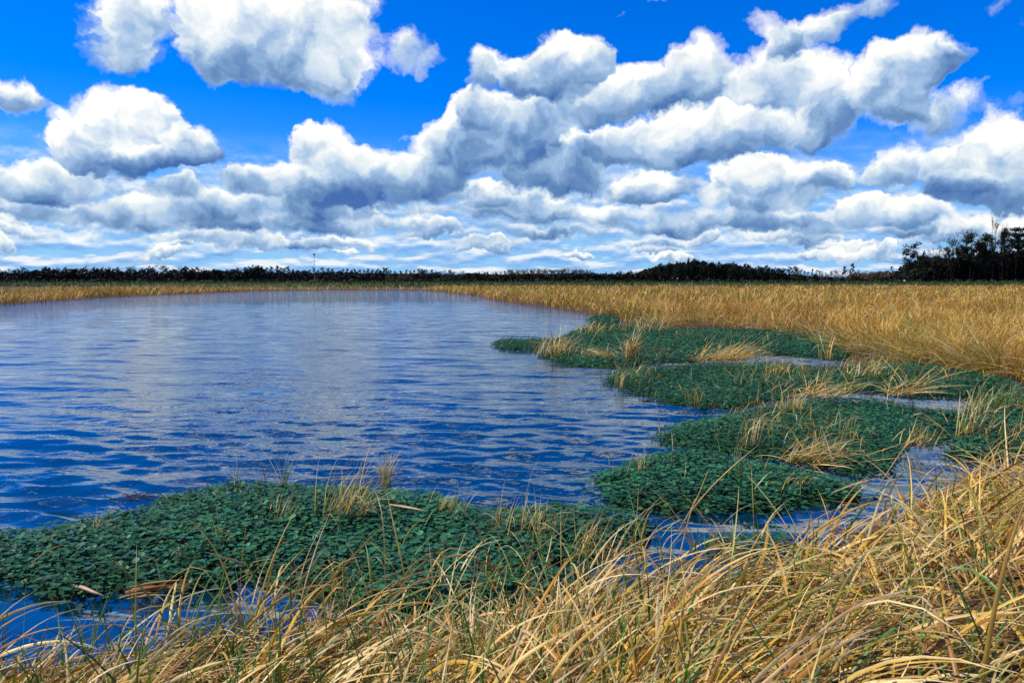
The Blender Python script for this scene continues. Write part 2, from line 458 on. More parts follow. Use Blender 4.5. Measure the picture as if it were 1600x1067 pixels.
# ------------------------------------------------------------------ floating mats of pennywort (outlines in the photo)
MATS = [
 ('near', 'broad mat of round dark green leaves closest to the bank, jutting left across the pond', .13, 1400, .0172,
  [(-330, 880), (-160, 845), (0, 832), (100, 818), (190, 806), (255, 794), (268, 776), (330, 762), (430, 757), (520, 762), (620, 766), (705, 775), (738, 790), (755, 803), (810, 797), (900, 792), (985, 801), (1024, 818), (1000, 842), (940, 858), (870, 880), (900, 905), (830, 935), (740, 985), (640, 975), (575, 950), (540, 915), (450, 908), (400, 898), (330, 912), (240, 912), (170, 922), (80, 922), (25, 896), (-60, 905), (-250, 960)]),
 ('mid', 'rounded leafy green mat in the middle, nearest of those on the right', .13, 1400, .0172,
  [(932, 750), (958, 730), (985, 716), (1060, 707), (1120, 712), (1180, 726), (1260, 742), (1320, 754), (1345, 768), (1290, 780), (1200, 793), (1130, 799), (1060, 796), (990, 789), (945, 774)]),
 ('long', 'long leafy green mat with a ragged straw patch behind the rounded middle mat', .12, 1150, .018,
  [(1030, 686), (1042, 672), (1080, 661), (1140, 652), (1200, 637), (1300, 625), (1400, 629), (1438, 640), (1500, 645), (1488, 680), (1420, 697), (1390, 730), (1345, 738), (1270, 726), (1185, 711), (1100, 699), (1048, 694)]),
 ('wide', 'wide green mat behind the long one, crossed by two lines of fallen straw', .12, 800, .0205,
  [(936, 595), (958, 582), (1000, 576), (1100, 571), (1220, 570), (1290, 575), (1350, 573), (1450, 572), (1560, 589), (1590, 604), (1520, 616), (1452, 616), (1415, 614), (1350, 605), (1300, 610), (1240, 619), (1190, 629), (1130, 635), (1075, 633), (1010, 618), (962, 604)]),
 ('far', 'farthest large green mat reaching a thin dark tip out into the water', .12, 480, .025,
  [(766, 537), (790, 531), (855, 531), (885, 524), (895, 518), (960, 508), (1000, 514), (1050, 515), (1190, 517), (1288, 528), (1322, 547), (1318, 560), (1265, 556), (1180, 553), (1105, 562), (1050, 564), (1000, 569), (940, 572), (885, 568), (845, 556), (832, 548), (790, 545)]),
 ('side', 'green mat at the right edge of the marsh pool with stiff yellow stems', .12, 1150, .018,
  [(1496, 668), (1510, 640), (1550, 622), (1610, 606), (1760, 618), (1850, 670), (1740, 735), (1610, 712), (1530, 716), (1478, 704)]),
 ('scrap', 'small dark green leaf patch in the channel under the leaning reeds', .10, 1300, .0175,
  [(1105, 848), (1140, 836), (1200, 834), (1240, 846), (1210, 866), (1140, 868)]),
 ('cove', 'small green leafy patch tucked against the far reed edge', .14, 250, .032,
  [(920, 499), (935, 494), (965, 496), (968, 505), (940, 508), (925, 506)]),
]
def mat_h(P, poly, H):
    d = edge_dist(P, poly)
    return H * (0.30 + 0.70 * (1 - np.exp(-d / .20))) * (.80 + .40 * vnoise(P, 1.3, 7)), d

def sample_poly(poly, dens):
    a = np.array(poly); lo, hi = a.min(0), a.max(0)
    n = int((hi - lo).prod() * dens)
    P = rng.uniform(lo, hi, (n, 2))
    return P[in_poly(P, poly)]

def leaf_shape(k, rings):
    """round, shallowly scalloped leaf with a notch: unit radius, slightly dished"""
    ang = np.linspace(.18, 2 * math.pi - .18, k)
    r = 1.0 + .07 * np.cos(ang * 7)
    v = [(0, 0, -.10)]
    v += [(math.cos(q) * s_, math.sin(q) * s_, .06) for q, s_ in zip(ang, r)]
    f = [(0, i, i + 1) for i in range(1, k)]
    return np.array(v), np.array(f)

def leaf_cloud(P, Z, rad, k):
    n = len(P)
    LV, LF = leaf_shape(k, 1)
    yaw = rng.uniform(0, 2 * math.pi, n)
    tilt = np.abs(rng.normal(0, .30, n)); td = rng.uniform(0, 2 * math.pi, n)
    sc = rad * np.clip(rng.lognormal(0, .33, n), .45, 2.0)
    c, s = np.cos(yaw)[:, None], np.sin(yaw)[:, None]
    x = (LV[None, :, 0] * c - LV[None, :, 1] * s) * sc[:, None]
    y = (LV[None, :, 0] * s + LV[None, :, 1] * c) * sc[:, None]
    z = LV[None, :, 2] * sc[:, None]
    ux, uy = np.cos(td)[:, None], np.sin(td)[:, None]
    a = x * ux + y * uy
    ct, st_ = np.cos(tilt)[:, None], np.sin(tilt)[:, None]
    a2, z2 = a * ct - z * st_, a * st_ + z * ct
    x, y, z = x + ux * (a2 - a), y + uy * (a2 - a), z2
    V = np.stack([x + P[:, :1], y + P[:, 1:], z + Z[:, None]], 2).reshape(-1, 3)
    F = (np.arange(n)[:, None, None] * len(LV) + LF[None]).reshape(-1, 3)
    base = np.array([.024, .128, .046])
    g = rng.uniform(.55, 1.6, n)[:, None]
    hue = np.clip(rng.normal(0, 1, n), -1.5, 2)[:, None]
    patch = (vnoise(P, .9, 5)[:, None] - .5)
    colr = np.clip(base * g * (1 + .5 * patch) + hue * np.array([.010, .014, -.006]), .004, 1)
    odd = rng.random(n) < .02
    colr[odd] = np.array([.13, .14, .02]) * rng.uniform(.4, 1.2, (odd.sum(), 1))
    return V, F, np.repeat(colr, len(LV), 0), sc, yaw, tilt, td, colr

mat_polys = {}
MAT_OBJ = {}
for key, label, H, dens, rad, pts in MATS:
    poly = px_poly(pts, H * .35)
    # fray the rim
    pp = np.array(poly); cen = pp.mean(0)
    pp = pp + (np.stack([vnoise(pp, 2.2, 21), vnoise(pp, 2.2, 22)], 1) - .5) * .22 + (np.stack([vnoise(pp, 7, 23), vnoise(pp, 7, 24)], 1) - .5) * .16
    poly = [tuple(q) for q in pp]
    mat_polys[key] = (poly, H)
    root = empty('floating_plant_mat', (float(cen[0]), float(cen[1]), 0.0), label=label, category='plant mat', group='floating leaf mats on the pond')
    MAT_OBJ[key] = root
    org = np.array([cen[0], cen[1], 0])
    # the tangled stems under the leaves: a low mound
    lo, hi = pp.min(0) - .1, pp.max(0) + .1
    st_ = .09 if key in ('near', 'mid', 'long', 'side', 'scrap') else .2
    gx, gy = np.arange(lo[0], hi[0], st_), np.arange(lo[1], hi[1], st_)
    GX, GY = np.meshgrid(gx, gy); GP = np.stack([GX.ravel(), GY.ravel()], 1)
    h, d = mat_h(GP, poly, H); ins = in_poly(GP, poly)
    h = np.where(ins, h - .05, -.06 - d * .2)
    nx = len(gx); ii = np.arange((len(gy) - 1) * (nx - 1)); i0 = (ii // (nx - 1)) * nx + ii % (nx - 1)
    q = np.stack([i0, i0 + 1, i0 + nx + 1, i0 + nx], 1)
    q = q[(ins | (d < st_ * 1.5))[q].all(1)]
    used = np.unique(q); remap = np.zeros(len(GP), int); remap[used] = np.arange(len(used))
    V = np.column_stack([GP, h])[used] - org
    cb = np.array([.012, .044, .014]) * (.6 + .9 * vnoise(GP[used], 6, 9))[:, None]
    obj('stems', mesh_np('mat_stems', V, [remap[q]], cb), M_BODY, root)
    P = sample_poly(poly, dens)
    h, d = mat_h(P, poly, H)
    Z = h + rng.normal(0, .02, len(P))
    # runners: loose leaves trailing out over the water round the rim
    j_ = rng.integers(0, len(pp), int(len(pp) * (7 if key in ('near', 'mid', 'long', 'side') else 4) * .6))
    RP = pp[j_] + rng.normal(0, .07, (len(j_), 2))
    RP = RP[~in_poly(RP, poly)]
    P = np.concatenate([P, RP]); Z = np.concatenate([Z, np.abs(rng.normal(.025, .02, len(RP)))])
    # leaves stand lower at the rim and trail on the water
    dist = np.hypot(P[:, 0], P[:, 1])
    order = np.argsort(dist); P, Z, dist = P[order], Z[order], dist[order]
    k_ = 8 if key in ('near', 'mid', 'scrap') else 6 if key in ('long', 'side') else 5
    single = np.zeros(len(P), bool)
    if key == 'near':
        vis = (np.abs(np.arctan2(P[:, 0], P[:, 1])) < .56) & (P[:, 0] < .35) & (dist > 5.0)
        single[np.flatnonzero(vis)[:300]] = True
    V, F, colr, *_ = leaf_cloud(P[~single] - cen, Z[~single], rad, k_)
    obj('leaves', mesh_np('mat_leaves', V, [F], colr, smooth=False), M_LEAF, root, kind='stuff')
    if single.any():
        for (p, z) in zip(P[single], Z[single]):
            pass
        protos = []
        for q_ in range(10):
            V, F, colr, *_ = leaf_cloud(np.zeros((1, 2)), np.zeros(1), rad * 1.15, 9)
            protos.append(mesh_np('leaf', V, [F], colr, smooth=False))
        for (p, z) in zip(P[single], Z[single]):
            lf = obj('leaf', random.choice(protos), M_LEAF, root)
            lf.location = (p[0] - cen[0], p[1] - cen[1], z + .012)
            lf.rotation_euler = (0, 0, random.uniform(0, 6.28))
            s_ = random.uniform(.8, 1.3); lf.scale = (s_, s_, s_)

# ------------------------------------------------------------------ water with modelled waves
def dr(r):
    return min(max(.028, r * r * .00062), .12) if r < 28 else .12 + (r - 28) * .0032
rows = [2.6]
while rows[-1] < 150: rows.append(rows[-1] + dr(rows[-1]))
rows = np.array(rows)
naz = 430
az_ = np.linspace(-.86, .86, naz)
A_, R_ = np.meshgrid(az_, rows)
P_ = np.stack([np.sin(A_).ravel() * R_.ravel(), np.cos(A_).ravel() * R_.ravel()], 1)
r_ = R_.ravel()
H_ = np.zeros(len(P_)); DX = np.zeros(len(P_)); DY = np.zeros(len(P_))
wr = np.random.default_rng(5)
NW = 64
for i in range(NW):
    lam = float(np.clip(math.exp(wr.normal(math.log(.46), .42)), .24, 1.7))
    th = math.radians(-103) + wr.normal(0, .30)                # wave direction, crests rise gently to the right
    kx, ky = math.cos(th) * 2 * math.pi / lam, math.sin(th) * 2 * math.pi / lam
    slope = .115 * (lam / .55) ** (.15 if lam < .55 else -.55) * wr.uniform(.5, 1.3) / math.sqrt(NW) * 3.25
    amp = slope * lam / (2 * math.pi)
    # waves the rows can no longer carry fade out
    keep = smoothstep(np.maximum(r_ * r_ * .00062, .028) , lam * .75, lam * .28) if lam < 1.0 else 1.0
    sp_row = np.interp(r_, [2.6, 7, 14, 28, 128], [.028, .03, .12, .12, .44])
    sp_row = np.maximum(sp_row, r_ * 1.72 / naz * .6)
    keep = smoothstep(sp_row, lam * .24, lam * .10) if lam > .4 else keep * smoothstep(r_, 24, 14)
    ph = kx * P_[:, 0] + ky * P_[:, 1] + wr.uniform(0, 6.28) + 2.2 * vnoise(P_, .22 / max(lam, .4), 40 + i)
    H_ += amp * keep * np.sin(ph)
    DX += amp * keep * math.cos(th) * np.cos(ph); DY += amp * keep * math.sin(th) * np.cos(ph)
# calmer water behind the near mat and between the mats
calm = np.ones(len(P_))
calm *= 1 - .72 * smoothstep(P_[:, 1], 6.6, 5.6)
edge_x = np.interp(P_[:, 1], [4, 7, 8.2, 10, 14, 20, 30], [-.2, .9, 1.6, 2.4, 5.2, 8, 8])
calm *= 1 - .88 * smoothstep(P_[:, 0], edge_x - .2, edge_x + .9) * (P_[:, 1] < 34)
gust = .72 + .56 * vnoise(P_, .09, 77)
H_ *= calm * gust; DX *= calm * gust; DY *= calm * gust
V = np.column_stack([P_[:, 0] + DX * .8, P_[:, 1] + DY * .8, H_])
ii = np.arange((len(rows) - 1) * (naz - 1)); i0 = (ii // (naz - 1)) * naz + ii % (naz - 1)
quads = np.stack([i0, i0 + 1, i0 + naz + 1, i0 + naz], 1)
obj('water', mesh_np('water', V, [quads], np.repeat(((.05 + .95 * calm) * (1 + 1.9 * smoothstep(r_, 18, 75)))[:, None], 3, 1)), M_WATER, kind='structure')

# ------------------------------------------------------------------ blades of grass, any number in one mesh
STRAW = np.array([[.84, .54, .12], [.78, .45, .055], [.62, .30, .025], [.92, .68, .26], [.38, .165, .02], [.72, .42, .035], [.34, .30, .025]])
GREEN = np.array([[.06, .20, .015], [.10, .24, .02], [.17, .25, .03], [.04, .13, .02]])

def blades(base, az, L, th0, bend, width, segs, color, kink=None, kink_at=.6, fold=.25, curl=None, power=1.6, tip=None):
    n = len(base)
    s = np.linspace(0, 1, segs + 1)[None, :]
    th = th0[:, None] + bend[:, None] * s ** power
    if kink is not None: th = th + kink[:, None] * smoothstep(s, kink_at - .04, kink_at + .04)
    th = np.minimum(th, 2.75)
    azs = az[:, None] + (curl[:, None] * s if curl is not None else 0) + 0 * s
    step = (L / segs)[:, None]
    T = np.stack([np.sin(th) * np.sin(azs), np.sin(th) * np.cos(azs), np.cos(th)], 2)       # tangent
    mid = (T[:, :-1] + T[:, 1:]) / 2 * step[:, :, None]
    C = np.concatenate([np.zeros((n, 1, 3)), np.cumsum(mid, 1)], 1) + base[:, None, :]
    perp = np.stack([np.cos(azs), -np.sin(azs), 0 * azs], 2)
    nor = np.cross(perp, T)
    roll = rng.normal(0, .55, n)[:, None] + rng.normal(0, .7, n)[:, None] * s
    side = perp * np.cos(roll)[..., None] + nor * np.sin(roll)[..., None]
    up = np.cross(side, T)
    prof = np.minimum(1.0, .75 + s) * np.clip(1 - s ** 2.6, .06, 1)
    w = (width[:, None] * prof * .5)[..., None]
    cols = [C - side * w + up * w * fold, C + side * w + up * w * fold] if not fold else [C - side * w - up * w * fold, C + up * w * fold, C + side * w - up * w * fold]
    m = len(cols)
    V = np.stack(cols, 2).reshape(-1, 3)
    row = np.arange(segs)[None, :, None] * m + np.arange(n)[:, None, None] * (segs + 1) * m
    j = np.arange(m - 1)[None, None, :]
    i0 = (row + j).reshape(-1)
    F = np.stack([i0, i0 + 1, i0 + m + 1, i0 + m], 1)
    shade = 1 + 0 * s
    cc = np.repeat(color[:, None, :], segs + 1, 1)
    browner = np.array([.62, .48, .34])
    cc = cc * (1 - (1 - browner) * (smoothstep(s, .35, 0.0))[..., None])                   # older, browner sheath at the base
    if tip is not None: cc = cc + (tip - cc) * (smoothstep(s, .55, 1.0) * rng.uniform(0, 1, n)[:, None])[..., None]
    cc = np.repeat(cc[:, :, None, :], m, 2).reshape(-1, 3)
    return V, F, cc

def join(parts):
    Vs, Fs, Cs, o = [], [], [], 0
    for V, F, c in parts:
        Vs.append(V); Fs.append(F + o); Cs.append(c); o += len(V)
    return np.concatenate(Vs), np.concatenate(Fs), np.concatenate(Cs)

def straw_cols(n, green=.1, weights=None):
    c = STRAW[rng.choice(len(STRAW), n, p=weights)] * rng.uniform(.58, 1.08, n)[:, None]
    g = rng.random(n) < green
    c[g] = GREEN[rng.integers(0, len(GREEN), g.sum())] * rng.uniform(.7, 1.2, g.sum())[:, None]
    return c

# ---- the bank in front: arching dry cutgrass in tussocks
def bank_points(n, test):
    P = np.stack([rng.uniform(-6.5, 12, n), rng.uniform(1.3, 11, n)], 1)
    return P[test(P)]
shore_d = lambda P: edge_dist(P, POND) * np.where(in_poly(P, POND), -1, 1)
cl = bank_points(4200, lambda P: (np.hypot(P[:, 0], P[:, 1]) > 1.9) & (np.abs(np.arctan2(P[:, 0], P[:, 1])) < .78))
dcl = shore_d(cl)
cl, dcl = cl[dcl > -.12], dcl[dcl > -.12]
far_keep = rng.random(len(cl)) < np.where(cl[:, 1] > 5.5, .9, .8)
cl, dcl = cl[far_keep][:1500], dcl[far_keep][:1500]
ra_, aa_ = rng.uniform(2.3, 5.2, 420), rng.uniform(-.7, .25, 420)          # close to the viewer
more = np.stack([np.sin(aa_) * ra_, np.cos(aa_) * ra_], 1); dm = shore_d(more)
cl, dcl = np.concatenate([cl, more[dm > -.1]]), np.concatenate([dcl, dm[dm > -.1]])
parts = []
wind = math.radians(78)
for grp, (share, lean, bend_, L0, wid, kin) in enumerate([(.52, .78, 1.35, .82, .0150, 0), (.32, 1.0, .8, .85, .0110, 0), (.16, .5, .6, .55, .0115, 1)]):
    per = 12.5 * share
    cnt = rng.poisson(per, len(cl))
    idx = np.repeat(np.arange(len(cl)), cnt)
    n = len(idx)
    P = cl[idx] + rng.normal(0, .055, (n, 2))
    clump_az = wind + (vnoise(cl, .9, 91) - .5) * 3.4 + rng.normal(0, .5, len(cl))
    clump_len = rng.uniform(.75, 1.2, len(cl))
    az = clump_az[idx] + rng.normal(0, .6, n)
    left = smoothstep(P[:, 0], 1.4, -.8)
    L = L0 * clump_len[idx] * rng.uniform(.55, 1.25, n) * (1 - .36 * left) * (1 - .35 * smoothstep(dcl[idx], .9, 0))
    Z = ground_h(P) - .02
    th0 = np.abs(rng.normal(lean, .22, n)); bd = np.abs(rng.normal(bend_, .45, n))
    W = wid * rng.uniform(.5, 1.6, n)
    kn = rng.uniform(.5, 1.6, n) if kin else None
    gshare = .07
    V, F, c = blades(np.column_stack([P, Z]), az, L, th0, bd, W, 8, straw_cols(n, gshare), kink=kn, curl=rng.normal(0, .35, n), tip=np.array([.94, .74, .34]))
    parts.append((V, F, c))
# broad arching leaves that catch the light
sel = rng.choice(len(cl), 640)
n = len(sel)
P = cl[sel] + rng.normal(0, .1, (n, 2))
parts.append(blades(np.column_stack([P, ground_h(P)]), wind + rng.normal(.1, .5, n), rng.uniform(.75, 1.25, n) * (1 - .25 * smoothstep(P[:, 0], 1.4, -.8)), np.abs(rng.normal(.75, .22, n)), rng.uniform(.9, 1.5, n),
                    rng.uniform(.012, .025, n), 12, straw_cols(n, .02) * 1.08, curl=rng.normal(0, .3, n), tip=np.array([.96, .78, .40])))
# long loose blades reaching out from the water's edge over the near mat
sp_ = np.array([at(*q)[:2] for q in [(200, 1035), (330, 1010), (400, 985), (520, 960), (640, 960), (760, 950), (880, 930), (980, 912), (1080, 890), (1200, 868)]])
n = 230; tt = rng.random(n) * (len(sp_) - 1.001); i_ = tt.astype(int); f_ = (tt - i_)[:, None]
P = sp_[i_] * (1 - f_) + sp_[i_ + 1] * f_ + rng.normal(0, .14, (n, 2))
parts.append(blades(np.column_stack([P, np.maximum(ground_h(P), 0) - .02]), rng.normal(.4, 1.5, n), rng.uniform(.35, .85, n), np.abs(rng.normal(.5, .3, n)), np.abs(rng.normal(1.0, .6, n)),
                    rng.uniform(.008, .018, n), 9, straw_cols(n, .16), kink=np.where(rng.random(n) < .25, rng.uniform(.6, 1.6, n), 0), curl=rng.normal(0, .4, n), tip=np.array([.94, .74, .34])))
# low green shoots between
sel = rng.choice(len(cl), 1100)
n = len(sel); P = cl[sel] + rng.normal(0, .12, (n, 2))
parts.append(blades(np.column_stack([P, ground_h(P)]), rng.uniform(0, 6.28, n), rng.uniform(.25, .7, n), np.abs(rng.normal(.25, .2, n)), rng.uniform(.1, .9, n),
                    rng.uniform(.006, .014, n), 5, straw_cols(n, 1.0)))
# fallen thatch
n = 3600
P = bank_points(n, lambda P: np.hypot(P[:, 0], P[:, 1]) > 1.6); P = P[shore_d(P) > -.3]; n = len(P)
parts.append(blades(np.column_stack([P, np.maximum(ground_h(P), 0) + rng.uniform(.03, .22, n)]), rng.uniform(0, 6.28, n), rng.uniform(.3, .8, n), rng.uniform(1.25, 1.6, n), rng.normal(.15, .2, n),
                    rng.uniform(.004, .01, n), 4, straw_cols(n, .03) * .42))
V, F, c = join(parts)
obj('bank_grass', mesh_np('bank_grass', V, [F], c), M_STRAW, kind='stuff')

# ---- the marsh beyond: a field of reeds to the levee, and the strip on the far left bank
def marsh(n, ymin, ymax, xfun, dens_w, L0, wid, segs, parts, drop=None):
    Y = ymin * (ymax / ymin) ** rng.random(n)
    x0, x1 = xfun(Y)
    X = x0 + (x1 - x0) * rng.random(n)
    P = np.stack([X, Y], 1)
    d = shore_d(P)
    ok = d > .02
    for key in ('wide', 'far', 'side', 'cove', 'long'):
        ok &= ~in_poly(P, mat_polys[key][0])
    P, d = P[ok], d[ok]
    n = len(P)
    patch, fine = vnoise(P, .16, 1), vnoise(P, .7, 2)
    tall = .55 + .55 * fine + .25 * vnoise(P, 2.2, 61)
    L = L0 * tall * rng.uniform(.7, 1.2, n)
    az = math.radians(60) + (vnoise(P, .5, 8) - .5) * 7 + rng.normal(0, 1.1, n)
    c = straw_cols(n, .0, [.12, .22, .20, .10, .13, .18, .05])
    c = np.minimum(c * np.array([1.1, 1.10, 1.3]), .95)
    rusty = (smoothstep(d, 2.5, 0) * .45 * (P[:, 1] > 26) + smoothstep(patch, .55, .8) * .5)[:, None]
    c = c * (.72 + .55 * vnoise(P, .9, 62)[:, None]) * (1 - rusty) + c * np.array([.78, .54, .38]) * rusty
    gr = ((rng.random(n) < .06 + .6 * smoothstep(vnoise(P, .22, 4), .5, .8)))
    c[gr] = c[gr] * np.array([.50, .74, .5])
    V, F, cc = blades(np.column_stack([P, np.maximum(ground_h(P), 0) - .03]), az, L, np.abs(rng.normal(.25, .25, n)), np.abs(rng.normal(1.15, .6, n)), wid(P[:, 1]) * rng.uniform(.6, 1.5, n), segs, c, fold=0, curl=rng.normal(0, .3, n))
    parts.append((V, F, cc))
parts = []
right_edge = lambda Y: (np.interp(Y, [10, 18, 22, 30, 38, 47, 67, 138], [6, 10.5, 9.5, 6, 3, 3, -2, -16]), Y * .80 + 3)
marsh(17000, 12, 24, right_edge, 1, .85, lambda y: .011 + 0 * y, 6, parts)
marsh(34000, 24, 48, right_edge, 1, .9, lambda y: .016 + (y - 24) * .0005, 4, parts)
marsh(42000, 46, 185, right_edge, 1, 1.0, lambda y: y * .00065, 3, parts)
left_strip = lambda Y: (Y * 0 - 62 - (Y - 60) * .15, np.interp(Y, [40, 62, 125, 138, 160], [-38, -38, -42, -12, -10]))
marsh(16000, 46, 150, left_strip, 1, 1.15, lambda y: y * .0007, 3, parts)
V, F, c = join(parts)
obj('marsh_grass', mesh_np('marsh_grass', V, [F], c), M_FIELD, kind='stuff')

# ---- flattened straw along the front edge of the marsh
parts = []
edge_px = [(1600, 598), (1560, 588), (1480, 574), (1420, 566), (1340, 555), (1310, 540), (1200, 516), (1100, 512), (1020, 510)]
ep = np.array([at(*q)[:2] for q in edge_px])
n = 2600; tt = rng.random(n) * (len(ep) - 1.001); i_ = tt.astype(int); f_ = (tt - i_)[:, None]
P = ep[i_] * (1 - f_) + ep[i_ + 1] * f_ + rng.normal(0, .35, (n, 2)) + np.array([.15, .35])
parts.append(blades(np.column_stack([P, np.maximum(ground_h(P), 0) + rng.uniform(0, .25, n)]), math.radians(250) + rng.normal(0, .9, n), rng.uniform(.6, 1.2, n), rng.uniform(.5, 1.5, n), rng.uniform(.1, 1.0, n), rng.uniform(.008, .016, n), 6, np.minimum(straw_cols(n, .05) * np.array([1.1, 1.25, 1.7]), .95), fold=0))
# ---- thin scattered blades over the mats
for key, dens in (('near', 22), ('mid', 22), ('long', 75), ('wide', 60), ('far', 20), ('side', 80)):
    poly, H = mat_polys[key]
    P = sample_poly(poly, dens); n = len(P)
    keep = rng.random(n) < smoothstep(vnoise(P, .8, 31), .35, .75) + .12
    P = P[keep]; n = len(P)
    c = straw_cols(n, .42) * .95
    parts.append(blades(np.column_stack([P, np.full(n, .05)]), rng.uniform(0, 6.28, n), rng.uniform(.2, .6, n), np.abs(rng.normal(np.where(rng.random(n) < .4, 1.15, .4), .3)), np.abs(rng.normal(.7, .6, n)), rng.uniform(.004, .009, n) * (1 if key in ('near', 'mid') else 1.4), 6, c, kink=np.where(rng.random(n) < .3, rng.uniform(.6, 1.5, n), 0), fold=0))
V, F, c = join(parts)
obj('loose_straw', mesh_np('loose_straw', V, [F], c), M_STRAW, kind='stuff')

# ------------------------------------------------------------------ countable tufts on the mats: (px, py of the foot, height px, blades, spread px, style, green share, lean direction deg, label)
TUFTS = [
 (535, 816, 70, 60, 42, 'spray', .08, 60, 'largest pale straw tussock on the near mat, blades spilling to both sides'),
 (602, 765, 50, 26, 9, 'up', .05, 20, 'thin upright straw wisp at the back rim of the near mat'),
 (368, 775, 46, 9, 8, 'up', .6, -40, 'sparse green and tan shoots rising on the back left of the near mat'),
 (443, 770, 58, 5, 7, 'up', .7, -20, 'pair of lanky green stalks against the water behind the near mat'),
 (148, 842, 38, 6, 4, 'up', .35, 10, 'small twin stalked sprig on the left end of the near mat'),
 (440, 822, 46, 18, 26, 'up', .45, 30, 'low mixed green and straw stubble left of the largest tussock'),
 (700, 808, 36, 24, 50, 'up', .1, 50, 'row of short straw stubs on the notch of the near mat'),
 (800, 835, 58, 24, 44, 'up', .15, 40, 'loose upright straw with crossed stems right of the stub row'),
 (845, 842, 58, 18, 30, 'kink', .05, 80, 'straw tuft with snapped, folded blades on the right half of the near mat'),
 (905, 866, 70, 22, 34, 'lean', .2, 70, 'straw clump leaning right over the near mat beside the channel'),
 (342, 862, 40, 5, 4, 'up', .1, 5, 'short upright pair of pale stalks in the centre of the near mat'),
 (288, 882, 34, 6, 22, 'kink', .4, -60, 'low arched stems lying on the front left of the near mat'),
 (868, 556, 30, 60, 40, 'spray', .12, 60, 'bushy straw spray near the thin tip of the farthest mat'),
 (985, 562, 38, 60, 14, 'up', .05, 15, 'dense upright pale sheaf in the middle of the farthest mat'),
 (952, 562, 18, 45, 26, 'flop', .05, -70, 'flopped straw beside the dense upright pale sheaf'),
 (1128, 566, 24, 130, 58, 'flop', .04, 85, 'long heap of flattened yellow straw along the front of the farthest mat'),
 (925, 522, 16, 60, 34, 'spray', .45, 30, 'olive grass tuft beside the bright inlet at the far mat'),
 (1000, 520, 22, 60, 36, 'spray', .35, 70, 'low olive and tan grass clump at the back of the farthest mat'),
 (972, 605, 30, 12, 22, 'kink', .15, 60, 'few thin bent straws at the water end of the wide mat'),
 (1088, 634, 34, 7, 12, 'kink', .05, -40, 'dry branching stalk at the front rim of the wide mat'),
 (1215, 586, 26, 34, 26, 'kink', .15, 80, 'tangle of pale straw on the left of the wide mat'),
 (1350, 592, 26, 45, 44, 'spray', .3, 90, 'spreading grass clump in the middle of the wide mat'),
 (1292, 562, 34, 14, 12, 'up', .2, 10, 'upright seed stalks between the far mat and the wide mat'),
 (1275, 622, 22, 80, 60, 'flop', .05, 75, 'line of fallen straw between the wide mat and the long mat'),
 (1240, 645, 28, 26, 26, 'up', .05, 60, 'pale stub row at the back of the long mat'),
 (1412, 618, 32, 40, 26, 'flop', .05, 60, 'pile of pale straw left of the bright pool'),
 (1172, 698, 60, 16, 26, 'kink', .08, 80, 'tall hooked dry reeds on the left part of the long mat'),
 (1260, 722, 26, 80, 56, 'flop', .05, 85, 'brownish straw patch lying on the front of the long mat'),
 (1318, 690, 44, 12, 26, 'kink', .15, 70, 'bent grey stems on the right part of the long mat'),
 (1430, 700, 34, 26, 30, 'lean', .15, 75, 'straw fringe bending over the narrow gap at the right'),
 (1515, 682, 52, 26, 22, 'fan', .05, 55, 'stiff yellow stems fanning up on the right edge mat'),
 (1562, 640, 26, 70, 40, 'spray', .7, 90, 'olive green grass patch on the back of the right edge mat'),
 (1155, 752, 40, 10, 10, 'up', .9, 10, 'bright green sprig on the rounded middle mat'),
 (1000, 745, 40, 8, 12, 'up', .3, 25, 'small straw sprig near the tip of the rounded middle mat'),
 (1245, 765, 30, 10, 26, 'kink', .1, 80, 'pale hooked straws on the right of the rounded middle mat'),
]
STYLE = {'up': (.12, .24, .6, .5), 'spray': (.3, .5, 1.1, .5), 'kink': (.15, .25, .3, .3), 'lean': (.6, .2, .4, .3), 'flop': (1.15, .25, .35, .3), 'fan': (.55, .3, .1, .1)}
for (px, py, hp, nb, spx, sty, green, deg, label) in TUFTS:
    z = .06
    w0 = at(px, py, z); mpp = np.hypot(w0[0], w0[1]) / FPX
    root = empty('grass_tuft', (float(w0[0]), float(w0[1]), z), label=label, category='grass tuft', group='grass tufts on the floating mats')
    th_m, th_s, bd_m, bd_s = STYLE[sty]
    for nm, share in (('dry_blades', 1 - green), ('green_blades', green)):
        n = max(7, int(round(nb * 1.7 * share)))
        if share < .04: continue
        off = rng.normal(0, spx * mpp * .42, (n, 2)) * np.array([1, .7 if sty in ('flop',) else .9])
        L = hp * mpp * 1.3 * rng.uniform(.55, 1.15, n)
        if sty == 'flop': L = L * 2.0
        if sty == 'spray': L = L * 1.3
        az = math.radians(deg) + rng.normal(0, .8 if sty != 'fan' else .5, n)
        zz = rng.uniform(0, .10, n) if sty == 'flop' else rng.uniform(-.03, .04, n)
        kn = rng.uniform(.8, 2.0, n) if sty == 'kink' else np.where(rng.random(n) < .2, 1.0, 0)
        wid = np.maximum(.0055, mpp * .95) * rng.uniform(.6, 1.5, n)
        V, F, c = blades(np.column_stack([off, zz]), az, L, np.abs(rng.normal(th_m, th_s, n)), np.abs(rng.normal(bd_m, bd_s, n)), wid, 8,
                         straw_cols(n, 1.0 if nm == 'green_blades' else 0.0, None) * (np.array([1.12, 1.22, 1.7]) if nm == 'dry_blades' else 1), kink=kn, kink_at=.62, curl=rng.normal(0, .3, n), tip=np.array([.94, .74, .34]))
        obj(nm, mesh_np(nm, V, [F], c), M_STRAW, root)

